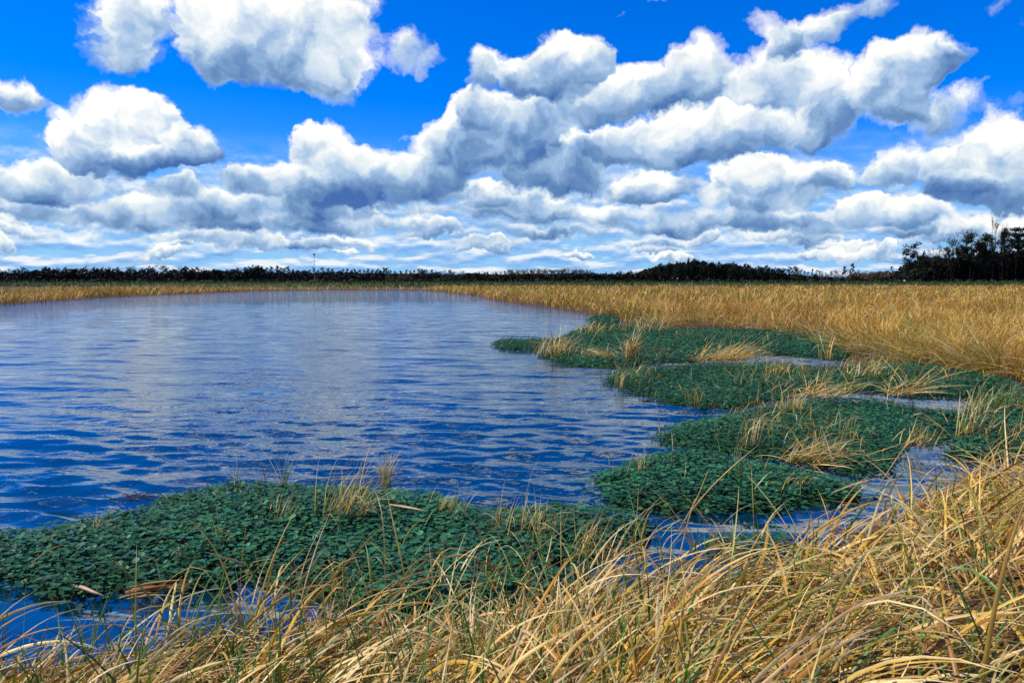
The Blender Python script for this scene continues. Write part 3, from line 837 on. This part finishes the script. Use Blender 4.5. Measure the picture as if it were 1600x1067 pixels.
# ------------------------------------------------------------------ single reeds one can point at: foot px, tip px, foot height, width m, droop, colour, label
def tube_blade(pts, width, color, fold=.35, twist=0.0):
    """a single leaf through world points"""
    pts = np.array(pts, float)
    n = len(pts)
    T = np.gradient(pts, axis=0); T /= np.linalg.norm(T, axis=1)[:, None]
    view = np.array([0, -1.0, .35])
    side = np.cross(T, view); side /= np.linalg.norm(side, axis=1)[:, None] + 1e-9
    up = np.cross(side, T)
    s = np.linspace(0, 1, n)[:, None]
    a = twist * s
    side, up = side * np.cos(a) + up * np.sin(a), up * np.cos(a) - side * np.sin(a)
    w = width * .5 * np.minimum(1, .7 + s) * np.clip(1 - s ** 3, .08, 1)
    V = np.stack([pts - side * w, pts + up * w * fold, pts + side * w, pts - up * w * fold * .6], 1).reshape(-1, 3)
    F = []
    for i in range(n - 1):
        for j in range(4):
            F.append((i * 4 + j, i * 4 + (j + 1) % 4, i * 4 + 4 + (j + 1) % 4, i * 4 + 4 + j))
    cc = np.repeat(np.array(color)[None] * (.75 + .3 * s), 4, 0)
    return V, np.array(F), cc

REEDS = [
 ('straw_stalk', [(468, 948), (482, 895), (498, 845), (517, 796)], .10, .013, (.78, .62, .33), 'long straight straw stalk rising in front of the largest tussock'),
 ('reed_stem', [(1078, 800), (1112, 760), (1150, 724), (1186, 694)], .12, .016, (.66, .42, .12), 'tall golden reed slanting up right across the rounded middle mat'),
 ('reed_stem', [(1060, 830), (1090, 778), (1104, 742), (1108, 732)], .10, .012, (.62, .45, .16), 'shorter upright reed left of the slanting golden reed'),
 ('green_leaf', [(402, 915), (392, 890), (378, 866), (362, 848)], .10, .020, (.07, .26, .015), 'broad bright green blade leaning left in front of the near mat'),
 ('green_leaf', [(408, 912), (406, 890), (400, 866), (396, 848)], .10, .013, (.30, .28, .04), 'upright olive blade with a tan tip beside the broad green one'),
 ('green_leaf', [(420, 910), (424, 885), (428, 872), (424, 866)], .10, .012, (.08, .22, .02), 'short green blade right of the olive one'),
 ('bent_straw', [(395, 884), (362, 874), (335, 867), (322, 862)], .15, .013, (.76, .57, .30), 'pale straw bent down toward the centre of the near mat'),
 ('sedge_shoot', [(207, 908), (188, 885), (172, 860), (166, 846)], .12, .007, (.16, .25, .04), 'thin curved green stem on the front left of the near mat'),
 ('reed_stem', [(538, 945), (537, 910), (536, 885), (535, 868)], .12, .014, (.55, .36, .12), 'upright tan reed stub in front of the near mat'),
 ('cut_reed', [(608, 788), (635, 792), (655, 796), (670, 799)], .20, .024, (.70, .50, .24), 'thick cut reed lying across the near mat right of the tussock'),
 ('curled_leaf', [(110, 914), (128, 917), (145, 924), (162, 930)], .05, .030, (.74, .50, .27), 'curled tan dead leaf floating at the front left rim of the near mat'),
 ('bent_straw', [(880, 905), (920, 872), (935, 850), (956, 806)], .12, .011, (.70, .52, .22), 'long straw leaning over the right end of the near mat'),
 ('bent_straw', [(1300, 770), (1330, 758), (1350, 752), (1372, 746)], .16, .016, (.70, .46, .14), 'golden straw arching from the middle mat toward the right gap'),
 ('reed_stem', [(1372, 760), (1400, 718), (1420, 690), (1452, 676)], .12, .013, (.68, .48, .18), 'arched reed bridging the narrow water gap at the right'),
 ('green_leaf', [(1160, 768), (1158, 750), (1155, 735), (1152, 722)], .12, .010, (.08, .30, .02), 'single bright green blade on the front of the middle mat'),
 ('straw_stalk', [(980, 740), (984, 726), (988, 712), (991, 702)], .12, .011, (.70, .55, .28), 'short straw stalk standing near the tip of the middle mat'),
 ('straw_stalk', [(1258, 660), (1290, 670), (1320, 655), (1325, 650)], .18, .010, (.72, .58, .32), 'folded pale stalk lying on the long mat'),
]
for nm, pts, z0, wid, colr, label in REEDS:
    a = at(*pts[0], z0)
    Y0 = a[1]
    W = []
    for i, (px, py) in enumerate(pts):
        if nm in ('cut_reed', 'curled_leaf'):
            q = at(px, py, z0 + (.02 if i in (1, 2) else 0))
        else:                                # rises in the upright plane through its foot, drifting a little towards the viewer
            d = ray(px, py); Y = Y0 - .05 * i
            q = np.array([d[0] / d[1] * Y, Y, EYE + d[2] / d[1] * Y])
        W.append(q)
    W = np.array(W)
    # smooth through the four points
    tt = np.linspace(0, 1, 10); B = np.stack([np.interp(tt, np.linspace(0, 1, 4), W[:, j]) for j in range(3)], 1)
    B[1:-1] = (B[:-2] + 2 * B[1:-1] + B[2:]) / 4
    V, F, c = tube_blade(B - W[0], wid, colr, twist=.5)
    o = obj(nm, mesh_np(nm, V, [F], c), M_STRAW, label=label, category='reed' if 'leaf' not in nm else 'leaf')
    o.location = W[0]

# orange dead stalks lying together in the water
w0 = at(238, 930, .03)
root = empty('dead_stalk_bundle', w0, label='bundle of orange dead reed stalks lying in the water before the near mat', category='dead reeds')
for i in range(9):
    a = random.gauss(.05, .20); L_ = random.uniform(.22, .42); ox, oy = random.uniform(-.09, .06), random.uniform(-.10, .10)
    pts = [(ox + math.cos(a) * L_ * (q - .5), oy + math.sin(a) * L_ * (q - .5) + .03 * q * q, .012 * (i % 4) + .02 * math.sin(q * random.uniform(2.4, 3.2))) for q in np.linspace(0, 1, 8)]
    V, F, c = tube_blade(pts, random.uniform(.014, .026), random.choice([(.58, .26, .06), (.66, .36, .10), (.48, .18, .05)]), fold=.5)
    obj('stalk', mesh_np('stalk', V, [F], c), M_STRAW, root)
# purple brown twigs drifting behind the near mat
w0 = at(222, 786, .02)
root = empty('drift_twigs', w0, label='tangle of purplish drift twigs in the water behind the near mat', category='twigs')
for i in range(12):
    a = random.uniform(-.5, .5) + (math.pi if i % 3 == 0 else 0); Lw = random.uniform(.12, .38); ox = random.uniform(-.3, .18)
    pts = [(ox + math.cos(a) * Lw * q, math.sin(a) * Lw * q * .6, .01 + random.uniform(.1, .3) * Lw * math.sin(q * 2.6) + random.uniform(0, .01)) for q in np.linspace(0, 1, 7)]
    V, F, c = tube_blade(pts, .010, random.choice([(.10, .05, .05), (.16, .09, .05), (.07, .05, .04)]), fold=.6)
    obj('twig', mesh_np('twig', V, [F], c), M_BARK, root)

# ------------------------------------------------------------------ levee across the back of the marsh
LY0, LY1, LZ = 186.0, 200.0, 1.25
xs = np.concatenate([np.linspace(-420, 420, 281)])
prof = [(0, .0), (3, .55), (6, 1.1), (8, 1.25), (11, 1.25), (14, .9), (20, .4)]
V = []
for (dy, z) in prof:
    wob = (vnoise(np.stack([xs, xs * 0 + dy], 1), .05, 12) - .5)
    V.append(np.stack([xs, LY0 + dy + wob * 2.5, z + wob * .22 * (z > .3)], 1))
V = np.concatenate(V); m = len(xs)
ii = np.arange((len(prof) - 1) * (m - 1)); i0 = (ii // (m - 1)) * m + ii % (m - 1)
F = np.stack([i0, i0 + 1, i0 + m + 1, i0 + m], 1)
M_LEVEE, t, b = material('levee_turf')
tcd = t.nodes.new('ShaderNodeTexCoord')
g1 = noise(t, tcd.outputs['Object'], .12, 6.0, .7)
t.links.new(ramp(t, g1.outputs[0], [(.3, (.012, .028, .004)), (.5, (.030, .055, .008)), (.7, (.06, .075, .012))]), b.inputs['Base Color'])
b.inputs['Roughness'].default_value = .95
obj('levee', mesh_np('levee', V, [F]), M_LEVEE, kind='structure')
n = 26000
X = rng.uniform(-190, 190, n); dy = rng.uniform(-1, 10, n); P = np.stack([X, LY0 + dy], 1)
Z = np.interp(dy, [q[0] for q in prof], [q[1] for q in prof])
cg = np.array([.030, .060, .008]) * rng.uniform(.5, 1.7, n)[:, None] + (rng.random(n) < .16)[:, None] * np.array([.10, .075, .015])
V, F, c = blades(np.column_stack([P, Z - .05]), rng.uniform(0, 6.28, n), rng.uniform(.25, .6, n), np.abs(rng.normal(.2, .2, n)), rng.uniform(.2, 1, n), rng.uniform(.12, .25, n), 2, cg, fold=0)
obj('levee_grass', mesh_np('levee_grass', V, [F], c), M_FIELD, kind='stuff')

# ------------------------------------------------------------------ trees
def prism(p, q, r0, r1, sides=5):
    p, q = np.array(p, float), np.array(q, float)
    d = q - p; d /= np.linalg.norm(d) + 1e-9
    a = np.cross(d, [0, 0, 1.0] if abs(d[2]) < .9 else [1.0, 0, 0]); a /= np.linalg.norm(a); b_ = np.cross(d, a)
    ang = np.arange(sides) * 2 * math.pi / sides
    ring = np.cos(ang)[:, None] * a + np.sin(ang)[:, None] * b_
    V = np.concatenate([p + ring * r0, q + ring * r1])
    j = np.arange(sides); F = np.stack([j, (j + 1) % sides, sides + (j + 1) % sides, sides + j], 1)
    return V, F
class Wood:
    def __init__(s): s.V, s.F, s.n = [], [], 0
    def seg(s, p, q, r0, r1, sides=5):
        V, F = prism(p, q, r0, r1, sides); s.V.append(V); s.F.append(F + s.n); s.n += len(V)
    def path(s, pts, r0, r1, sides=5):
        for i in range(len(pts) - 1):
            f0, f1 = i / (len(pts) - 1), (i + 1) / (len(pts) - 1)
            s.seg(pts[i], pts[i + 1], r0 + (r1 - r0) * f0, r0 + (r1 - r0) * f1, sides)
    def mesh(s, name, col):
        V = np.concatenate(s.V); c = np.array(col)[None] * rng.uniform(.8, 1.2, (len(V), 1))
        return mesh_np(name, V, [np.concatenate(s.F)], c)

def sprays(centers, radii, per, size, col, var=.45):
    """leaf sprays: many small bent quads through the volume of each clump"""
    C = np.repeat(np.array(centers, float), per, 0); Rr = np.repeat(np.array(radii, float), per, 0)
    n = len(C)
    u = rng.normal(0, 1, (n, 3)); u /= np.linalg.norm(u, axis=1)[:, None]
    C = C + u * Rr * (rng.random(n) ** .45)[:, None]
    a = rng.normal(0, 1, (n, 3)); a[:, 2] *= .5; a /= np.linalg.norm(a, axis=1)[:, None]
    b_ = np.cross(a, rng.normal(0, 1, (n, 3))); b_ /= np.linalg.norm(b_, axis=1)[:, None]
    s1 = (size * rng.uniform(.5, 1.3, n))[:, None]; s2 = s1 * rng.uniform(.35, .8, n)[:, None]
    V = np.stack([C - a * s1, C - b_ * s2, C + a * s1, C + b_ * s2], 1).reshape(-1, 3)
    F = np.arange(n * 4).reshape(-1, 4)
    clump = np.repeat(rng.uniform(1 - var, 1 + var, len(centers)), per)[:, None]
    c = np.array(col)[None] * clump * rng.uniform(.7, 1.3, (n, 1))
    return V, F, np.repeat(c, 4, 0)

DARK, OLIVE = (.018, .026, .013), (.034, .044, .015)
BARK_D, BARK_G = (.014, .012, .013), (.13, .105, .10)

def tree_thing(name, trunk, crown, crown_mat, crown_name='crown', **props):
    root = empty(name, (0, 0, -200), **props)
    obj('trunk', trunk, M_BARK, root)
    obj(crown_name, crown, crown_mat, root)
    return root

def make_pine(h=15.0, crown_from=.5, spread=3.2, flat=False, layers=0, dens=1.0, col=DARK):
    w = Wood(); top = np.array([random.uniform(-.5, .5), random.uniform(-.5, .5), h * .97])
    pts = [np.array([0, 0, -.4]), top * .3 + [random.uniform(-.15, .15), 0, 0], top * .62 + [random.uniform(-.2, .2), 0, 0], top]
    w.path(pts, .24 * h / 15, .05, 6)
    cs, rs = [], []
    k_ = int(26 * dens)
    for i in range(k_):
        f = crown_from + (1 - crown_from) * (i + random.random()) / k_
        if layers: f = crown_from + (1 - crown_from) * (round((f - crown_from) / (1 - crown_from) * layers) / layers) * .98
        a = random.uniform(0, 6.28)
        env = (math.sqrt(max(0, 1 - ((f - crown_from) / (1 - crown_from) - .35) ** 2 / .55)) if not flat else .45 + .6 * (f - crown_from) / (1 - crown_from))
        rad = spread * env * random.uniform(.35, 1.0)
        p = top * f; q = p + np.array([math.cos(a) * rad, math.sin(a) * rad, rad * random.uniform(.1, .45)])
        w.path([p, (p + q) / 2 + [0, 0, -.1], q], .06, .02, 4)
        cs.append(q); rs.append((spread * .34, spread * .34, spread * (.14 if layers else .22)))
        if random.random() < .5: cs.append((p + q) / 2); rs.append((spread * .26, spread * .26, spread * .16))
    cs.append(top); rs.append((spread * .4, spread * .4, spread * .22))
    V, F, c = sprays(cs, rs, 46, .27, col)
    return w.mesh('pine_trunk', BARK_D), mesh_np('pine_crown', V, [F], c, smooth=False)

def make_round(h=11.0, spread=3.6, col=DARK, low=.12):
    w = Wood(); cs, rs = [], []
    w.path([np.array([0, 0, -.4]), np.array([.1, 0, h * .4]), np.array([0, .1, h * .75])], .26, .1, 6)
    for i in range(58):
        u = rng.normal(0, 1, 3); u /= np.linalg.norm(u)
        f = random.random() ** .4
        q = np.array([u[0] * spread * f, u[1] * spread * f, h * (.5 + low) + u[2] * h * (.5 - low) * f])
        cs.append(q); rs.append((.95, .95, .75))
        if i < 16:
            p = np.array([0, 0, h * random.uniform(.25, .6)]); w.path([p, (p + q) / 2, q], .09, .02, 4)
    V, F, c = sprays(cs, rs, 46, .30, col)
    return w.mesh('round_trunk', BARK_D), mesh_np('round_crown', V, [F], c, smooth=False)

def make_bare(h=14.0, spread=.42, col=BARK_D, rmin=.022, up=.35, depth=5, haze_twigs=0):
    w, tw, ends = Wood(), Wood(), []
    def grow(p, d, L, r, lev):
        q = p + d * L
        mid_ = (p + q) / 2 + np.array([random.uniform(-1, 1), random.uniform(-1, 1), 0]) * L * .05
        (w if lev < 1 else tw).path([p, mid_, q], max(r, rmin), max(r * .66, rmin), 5 if lev < 2 else 3)
        if lev >= depth - 1: ends.append(q)
        if lev >= depth: return
        for i in range(2 if lev < 1 else random.choice((2, 3))):
            a = random.uniform(0, 6.28); sp = spread * random.uniform(.6, 1.5)
            side = np.array([math.cos(a), math.sin(a), 0.0])
            nd = d + side * sp + np.array([0, 0, up * .5]); nd /= np.linalg.norm(nd)
            grow(q, nd, L * random.uniform(.6, .86), r * .62, lev + 1)
        if lev < 4:                                                       # a twig half way
            a = random.uniform(0, 6.28); nd = d * .5 + np.array([math.cos(a), math.sin(a), .3]) * .7; nd /= np.linalg.norm(nd)
            grow(mid_, nd, L * .55, r * .4, max(lev + 2, 3))
    grow(np.array([0, 0, -.3]), np.array([random.uniform(-.05, .05), random.uniform(-.05, .05), 1.0]), h * .30, .22 * h / 14, 0)
    if haze_twigs:
        E_ = np.array(ends); m_ = np.repeat(E_, haze_twigs, 0); m_ = m_ + rng.normal(0, .35, m_.shape)
        a = rng.normal(0, 1, m_.shape); a[:, 2] = np.abs(a[:, 2]) + .4; a /= np.linalg.norm(a, axis=1)[:, None]
        b_ = np.cross(a, rng.normal(0, 1, m_.shape)); b_ /= np.linalg.norm(b_, axis=1)[:, None]
        s_ = rng.uniform(.3, .7, (len(m_), 1))
        q_ = np.stack([m_ - b_ * .035, m_ + b_ * .035, m_ + a * s_ + b_ * .012, m_ + a * s_ - b_ * .012], 1).reshape(-1, 3)
        tw.V.append(q_); tw.F.append(np.arange(len(q_)).reshape(-1, 4) + tw.n); tw.n += len(q_)
    return w.mesh('bare_trunk', col), tw.mesh('bare_branches', col)

TMPL = {}
def template(key, i, fn):
    TMPL.setdefault(key, []).append(fn)
protos = {}
def proto(key, maker, n, name, cname, mat):
    protos[key] = [(maker(), name, cname, mat) for _ in range(n)]
proto('pine', lambda: make_pine(15, random.uniform(.42, .55), random.uniform(2.8, 3.6)), 4, 'pine_tree', 'crown', M_TREE)
proto('round', lambda: make_round(11, random.uniform(3.2, 4.0)), 4, 'evergreen_tree', 'crown', M_TREE)
proto('olive', lambda: make_round(7, random.uniform(2.8, 3.4), OLIVE, .05), 2, 'shrub', 'crown', M_TREE)
proto('bare', lambda: make_bare(14, random.uniform(.34, .48), BARK_D, .03, .35, 5, 3), 3, 'bare_tree', 'branches', M_BARK)
proto('grey', lambda: make_bare(11, random.uniform(.45, .6), BARK_G, .05, .25, 5, 5), 4, 'bare_tree', 'branches', M_BARK)
proto('tan', lambda: make_round(8, 3.0, (.17, .125, .075), .08), 2, 'pale_tree', 'crown', M_TREE)
proto('flat', lambda: make_pine(15, .42, 3.6, flat=True, dens=1.25), 1, 'flat_topped_pine', 'crown', M_TREE)
proto('layer', lambda: make_pine(16, .55, 4.4, layers=4, dens=1.3), 2, 'layered_pine', 'crown', M_TREE)
proto('cypress', lambda: make_pine(12, .5, 1.7, dens=.6, col=(.035, .032, .026)), 2, 'cypress_tree', 'crown', M_TREE)
NOMH = {'pine': 15, 'round': 11, 'olive': 7, 'bare': 13, 'grey': 11, 'tan': 8, 'flat': 15.2, 'layer': 16, 'cypress': 12}
KIND = {'pine': 'tree', 'round': 'tree', 'olive': 'shrub', 'bare': 'tree', 'grey': 'tree', 'tan': 'tree', 'flat': 'tree', 'layer': 'tree', 'cypress': 'tree'}
made = {}
GZ = .5
def plant(key, px, top, Y, label, group=None, wide=1.0, var=None):
    lst = protos[key]; i = random.randrange(len(lst)) if var is None else var
    (tr, cr), name, cname, mat = lst[i]
    H = z_at(top, Y) - GZ
    s_ = H / NOMH[key]
    loc = (at_y(px, Y), Y, GZ)
    props = dict(label=label, category=KIND[key])
    if group: props['group'] = group
    rz = random.uniform(0, 6.28)
    if (key, i) not in made:
        root = tree_thing(name, tr, cr, mat, cname)
        made[(key, i)] = root
        root.location, root.rotation_euler, root.scale = loc, (0, 0, rz), (s_ * wide, s_ * wide, s_)
        for a_, b_ in props.items(): root[a_] = b_
        return root
    r = copy_thing(made[(key, i)], loc, rz, (s_ * wide, s_ * wide, s_))
    if 'group' in r.keys() and not group: del r['group']
    for a_, b_ in props.items(): r[a_] = b_
    return r

# -- the wood at the right, about 215 m off
plant('flat', 1420, 383, 206, 'lone flat topped pine at the left end of the right hand wood', wide=1.0)
plant('round', 1441, 393, 212, 'dark round headed tree just right of the flat topped pine', wide=.62)
plant('layer', 1586, 357, 216, 'layered pine with tiered flat boughs at the right frame edge', wide=.95, var=0)
plant('bare', 1552, 356, 214, 'tallest bare tree, rising above the pines of the right hand wood', wide=.6)
plant('bare', 1459, 389, 216, 'small bare tree in the gap right of the round headed tree', wide=.8)
plant('bare', 1487, 368, 216, 'spreading bare tree left of the dense pine pair', wide=1.0)
plant('bare', 1497, 362, 222, 'second spreading bare tree, close against the dense pine pair', wide=.9)
plant('pine', 1516, 366, 213, 'dense dark pine, left one of the pair in the right hand wood', wide=1.0)
plant('pine', 1538, 367, 214, 'dense dark pine, right one of the pair in the right hand wood', wide=1.0)
plant('pine', 1566, 357, 218, 'narrow dark pine beside the tallest bare tree', wide=.55)
plant('layer', 1612, 372, 214, 'broad dark pine cut by the right frame edge below the layered pine', wide=1.1, var=1)
GW = 'dark trees filling the right hand wood'
for px in np.arange(1452, 1760, 9.5):
    top = float(np.interp(px, [1450, 1475, 1500, 1520, 1560, 1600, 1640, 1760], [404, 394, 380, 371, 366, 368, 362, 362]) + random.uniform(-6, 12))
    k_ = random.choice(['pine', 'pine', 'round', 'bare', 'bare'])
    plant(k_, px + random.uniform(-3, 3), top, 218 + random.uniform(-4, 14), {'pine': 'dark pine', 'round': 'round dark evergreen', 'bare': 'leafless dark tree'}[k_] + ' among many filling the right hand wood below its tallest crowns', GW + ' ' + k_, wide=.64)
# -- the low wooded rise in the middle
GH = 'rounded pines of the low wooded rise'
hill = [(1012, 424), (1022, 418), (1033, 412), (1045, 411), (1056, 409), (1066, 407), (1077, 404), (1086, 405), (1097, 409), (1110, 407), (1122, 409), (1134, 409), (1146, 410), (1155, 413), (1166, 412), (1176, 416), (1060, 414), (1104, 415), (1130, 416), (1040, 420), (1085, 412), (1150, 420)]
for i, (px, top) in enumerate(hill):
    lab = 'rounded dark pine on the low wooded rise in the middle of the far shore'
    grp = GH
    if i == 6: lab, grp = 'tallest rounded pine crowning the low wooded rise', None
    if i == 0: lab, grp = 'lowest rounded pine at the left foot of the wooded rise', None
    plant('round', px, top, 300 + random.uniform(-6, 14), lab, grp, wide=.80 if i < 16 else .95)
# -- the far skyline
WORDS = {'pine': 'dark pine', 'round': 'round dark evergreen', 'bare': 'leafless dark tree', 'grey': 'bare grey tree', 'cypress': 'thin cypress', 'olive': 'olive shrub', 'tan': 'pale beige tree'}
def row(x0, x1, step, prof, kinds, Y, label, group, jit=3.0, wide=1.0):
    px = x0
    while px < x1:
        top = float(np.interp(px, [q[0] for q in prof], [q[1] for q in prof])) + random.uniform(-jit * .6, jit)
        k_ = random.choice(kinds)
        plant(k_, px, top, Y + random.uniform(-8, 16), WORDS[k_] + ' ' + label, WORDS[k_] + 's ' + group, wide)
        px += step * random.uniform(.7, 1.3)
L1 = [(-80, 421), (0, 421), (85, 418), (130, 420), (265, 417), (350, 420), (395, 416), (430, 416), (455, 418), (520, 420), (560, 421), (605, 420), (640, 423), (670, 420), (700, 424)]
row(-70, 410, 8.5, L1, ['round', 'round', 'bare', 'pine', 'round'], 380, 'in the unbroken far wood behind the left bank', 'of the far left wood', wide=1.05)
row(410, 690, 7.5, L1, ['pine', 'pine', 'round', 'pine'], 390, 'on the far skyline behind the open water', 'of the far middle skyline', wide=.85)
plant('pine', 605, 418.5, 370, 'pine standing slightly above the far skyline over the pale bush', wide=.9)
for px, top in ((606, 428), (612, 431), (625, 430), (634, 428), (642, 430)):
    plant('tan', px, top, 340, 'sunlit pale tan tree before the dark far pines', 'pale tan trees on the far shore', wide=.85)
for px, top in ((700, 421), (708, 420), (717, 422), (692, 424)):
    plant('grey', px, top, 350, 'bare greyish pink tree beside the gap in the far skyline', 'bare trees beside the skyline gap', wide=1.0)
L2 = [(720, 425), (740, 424), (770, 423), (800, 423), (850, 422), (930, 426), (985, 426), (1012, 424)]
row(722, 800, 8, L2, ['pine', 'round', 'grey'], 400, 'on the far shore right of the open water', 'right of the open water', jit=2.5)
row(796, 922, 5.0, [(790, 421), (850, 419), (870, 418), (915, 421)], ['grey'], 340, 'in the pale leafless row on the far shore', 'of the pale far row', jit=2.0, wide=1.15)
row(800, 925, 9, [(790, 430), (925, 428)], ['round', 'olive'], 330, 'standing low under the pale leafless row on the far shore', 'below the pale row', jit=3)
row(925, 1015, 7, [(925, 427), (950, 425), (985, 424), (1012, 420)], ['grey', 'round', 'bare', 'round'], 330, 'between the pale leafless row and the wooded rise', 'left of the wooded rise', jit=3)
row(1180, 1245, 7, [(1178, 417), (1197, 413), (1205, 420), (1240, 416)], ['round', 'pine'], 320, 'trailing off the right end of the wooded rise', 'right of the wooded rise', jit=2)
row(1245, 1425, 5.5, [(1245, 420), (1290, 422), (1340, 423), (1425, 424)], ['grey', 'cypress', 'grey'], 380, 'in the sparse far row left of the right hand wood', 'of the sparse far row', jit=4, wide=.9)
row(1330, 1428, 6, [(1330, 427), (1365, 424), (1428, 423)], ['tan'], 315, 'standing low among the sparse far row', 'low in the sparse far row', jit=1.5, wide=1.2)
row(1250, 1420, 10, [(1245, 429), (1330, 430), (1370, 434), (1420, 436)], ['olive', 'grey', 'grey'], 300, 'at the dark foot of the sparse far row', 'at the foot of the sparse far row', jit=2, wide=1.1)
plant('cypress', 1331, 411.5, 300, 'tallest cypress in the sparse far row, thin with a tufted head', var=0)
plant('cypress', 1318, 416, 310, 'shorter tufted cypress left of the tallest one', var=1)
plant('cypress', 1394, 416, 310, 'left one of two thin cypresses nearest the right hand wood', var=0, wide=.8)
plant('cypress', 1407, 416, 312, 'right one of two thin cypresses nearest the right hand wood', var=1, wide=.8)

# undergrowth that closes the woods below the crowns, one mass
def scrub(x0, x1, Y, depth, prof, n, size, col, parts):
    X = rng.uniform(x0, x1, n); dY = rng.uniform(0, depth, n)
    pxs = CX + X / (Y) * FPX
    top = np.interp(pxs, [q[0] for q in prof], [q[1] for q in prof])
    ztop = EYE + (HZ - top) / FPX * Y
    z = GZ + (ztop - GZ) * rng.random(n) ** .8 * (.75 + .4 * vnoise(np.stack([X, dY], 1), .25, 3))
    C = np.stack([X, Y + dY, z], 1)
    a = rng.normal(0, 1, (n, 3)); a /= np.linalg.norm(a, axis=1)[:, None]
    b_ = np.cross(a, rng.normal(0, 1, (n, 3))); b_ /= np.linalg.norm(b_, axis=1)[:, None]
    s1 = (size * rng.uniform(.5, 1.4, n))[:, None]
    V = np.stack([C - a * s1, C - b_ * s1 * .6, C + a * s1, C + b_ * s1 * .6], 1).reshape(-1, 3)
    hue = vnoise(np.stack([X, X * 0], 1), .06, 15)[:, None]
    c = (np.array(col[0]) * hue + np.array(col[1]) * (1 - hue)) * rng.uniform(.5, 1.5, (n, 1))
    parts.append((V, np.arange(n * 4).reshape(-1, 4), np.repeat(c, 4, 0)))
parts = []
scrub(-260, 62, 372, 26, [(-80, 427), (395, 425), (560, 427), (690, 429), (1020, 430)], 26000, .8, ((.016, .014, .020), (.020, .022, .012)), parts)
scrub(-20, 190, 322, 16, [(720, 430), (1000, 428), (1020, 420), (1040, 415), (1080, 409), (1150, 414), (1180, 422), (1210, 428), (1300, 434), (1430, 437)], 24000, .7, ((.014, .014, .014), (.026, .026, .012)), parts)
scrub(106, 190, 220, 16, [(1400, 436), (1436, 430), (1450, 410), (1480, 403), (1500, 403), (1560, 398), (1600, 396), (1800, 394)], 40000, .5, ((.014, .012, .011), (.016, .020, .010)), parts)
scrub(-260, 190, 206, 6, [(-300, 437), (800, 437), (1400, 438), (1800, 436)], 9000, .5, ((.020, .030, .008), (.028, .034, .010)), parts)
V, F, c = join(parts)
obj('undergrowth', mesh_np('undergrowth', V, [F], c, smooth=False), M_TREE, kind='stuff')

# ------------------------------------------------------------------ mast and marker on the levee
def lathe(name, prof, sides=10):
    V, F = [], []
    for r, z in prof:
        for j in range(sides):
            a = j * 2 * math.pi / sides; V.append((math.cos(a) * r, math.sin(a) * r, z))
    for i in range(len(prof) - 1):
        for j in range(sides):
            F.append((i * sides + j, i * sides + (j + 1) % sides, (i + 1) * sides + (j + 1) % sides, (i + 1) * sides + j))
    F4 = [np.array(F)]
    me = mesh_np(name, np.array(V), F4); return me
def flat_mat(name, c, rough=.6, metal=0.0):
    m, t, b = material(name)
    tcd = t.nodes.new('ShaderNodeTexCoord'); n = noise(t, tcd.outputs['Object'], 3.0, 4.0)
    t.links.new(ramp(t, n.outputs[0], [(.3, tuple(q * .8 for q in c)), (.7, c)]), b.inputs['Base Color'])
    b.inputs['Roughness'].default_value = rough; b.inputs['Metallic'].default_value = metal
    return m
M_STEEL, M_DARK, M_WHITE = flat_mat('galvanised_steel', (.24, .26, .29), .55, .2), flat_mat('dark_paint', (.03, .03, .035)), flat_mat('white_paint', (.75, .75, .72))
YM = 205.0; hm = z_at(396.5, YM) - .9
mast = empty('mast', (at_y(491.5, YM), YM, .9), label='thin grey mast with a small dark head standing before the far wood', category='mast')
obj('pole', lathe('pole', [(.065, 0), (.06, hm * .4), (.05, hm * .8), (.04, hm - .4), (0.0, hm - .38)]), M_STEEL, mast)
o = obj('head', lathe('head', [(0, 0), (.22, .02), (.26, .2), (.2, .42), (.05, .5), (.03, .9), (0, .92)]), M_DARK, mast); o.location = (0, 0, hm - .45)
o = obj('base_plate', lathe('base_plate', [(0, 0), (.4, 0), (.4, .25), (.2, .3), (0, .3)]), M_STEEL, mast)
YP = 197.0; hp_ = z_at(429.5, YP) - 1.2
post = empty('marker_post', (at_y(1413.5, YP), YP, 1.2), label='dark hooked post with a white foot on the levee below the lone pine', category='post')
obj('foot', lathe('foot', [(0, 0), (.22, 0), (.22, .55), (.16, .62), (0, .62)]), M_WHITE, post)
w = Wood(); w.path([np.array([-.05, 0, .5]), np.array([-.12, 0, hp_ * .6]), np.array([-.1, 0, hp_ * .85]), np.array([.15, 0, hp_]), np.array([.42, 0, hp_ * .95])], .11, .09, 7)
obj('arm', w.mesh('arm', (.03, .028, .03)), M_BARK, post)
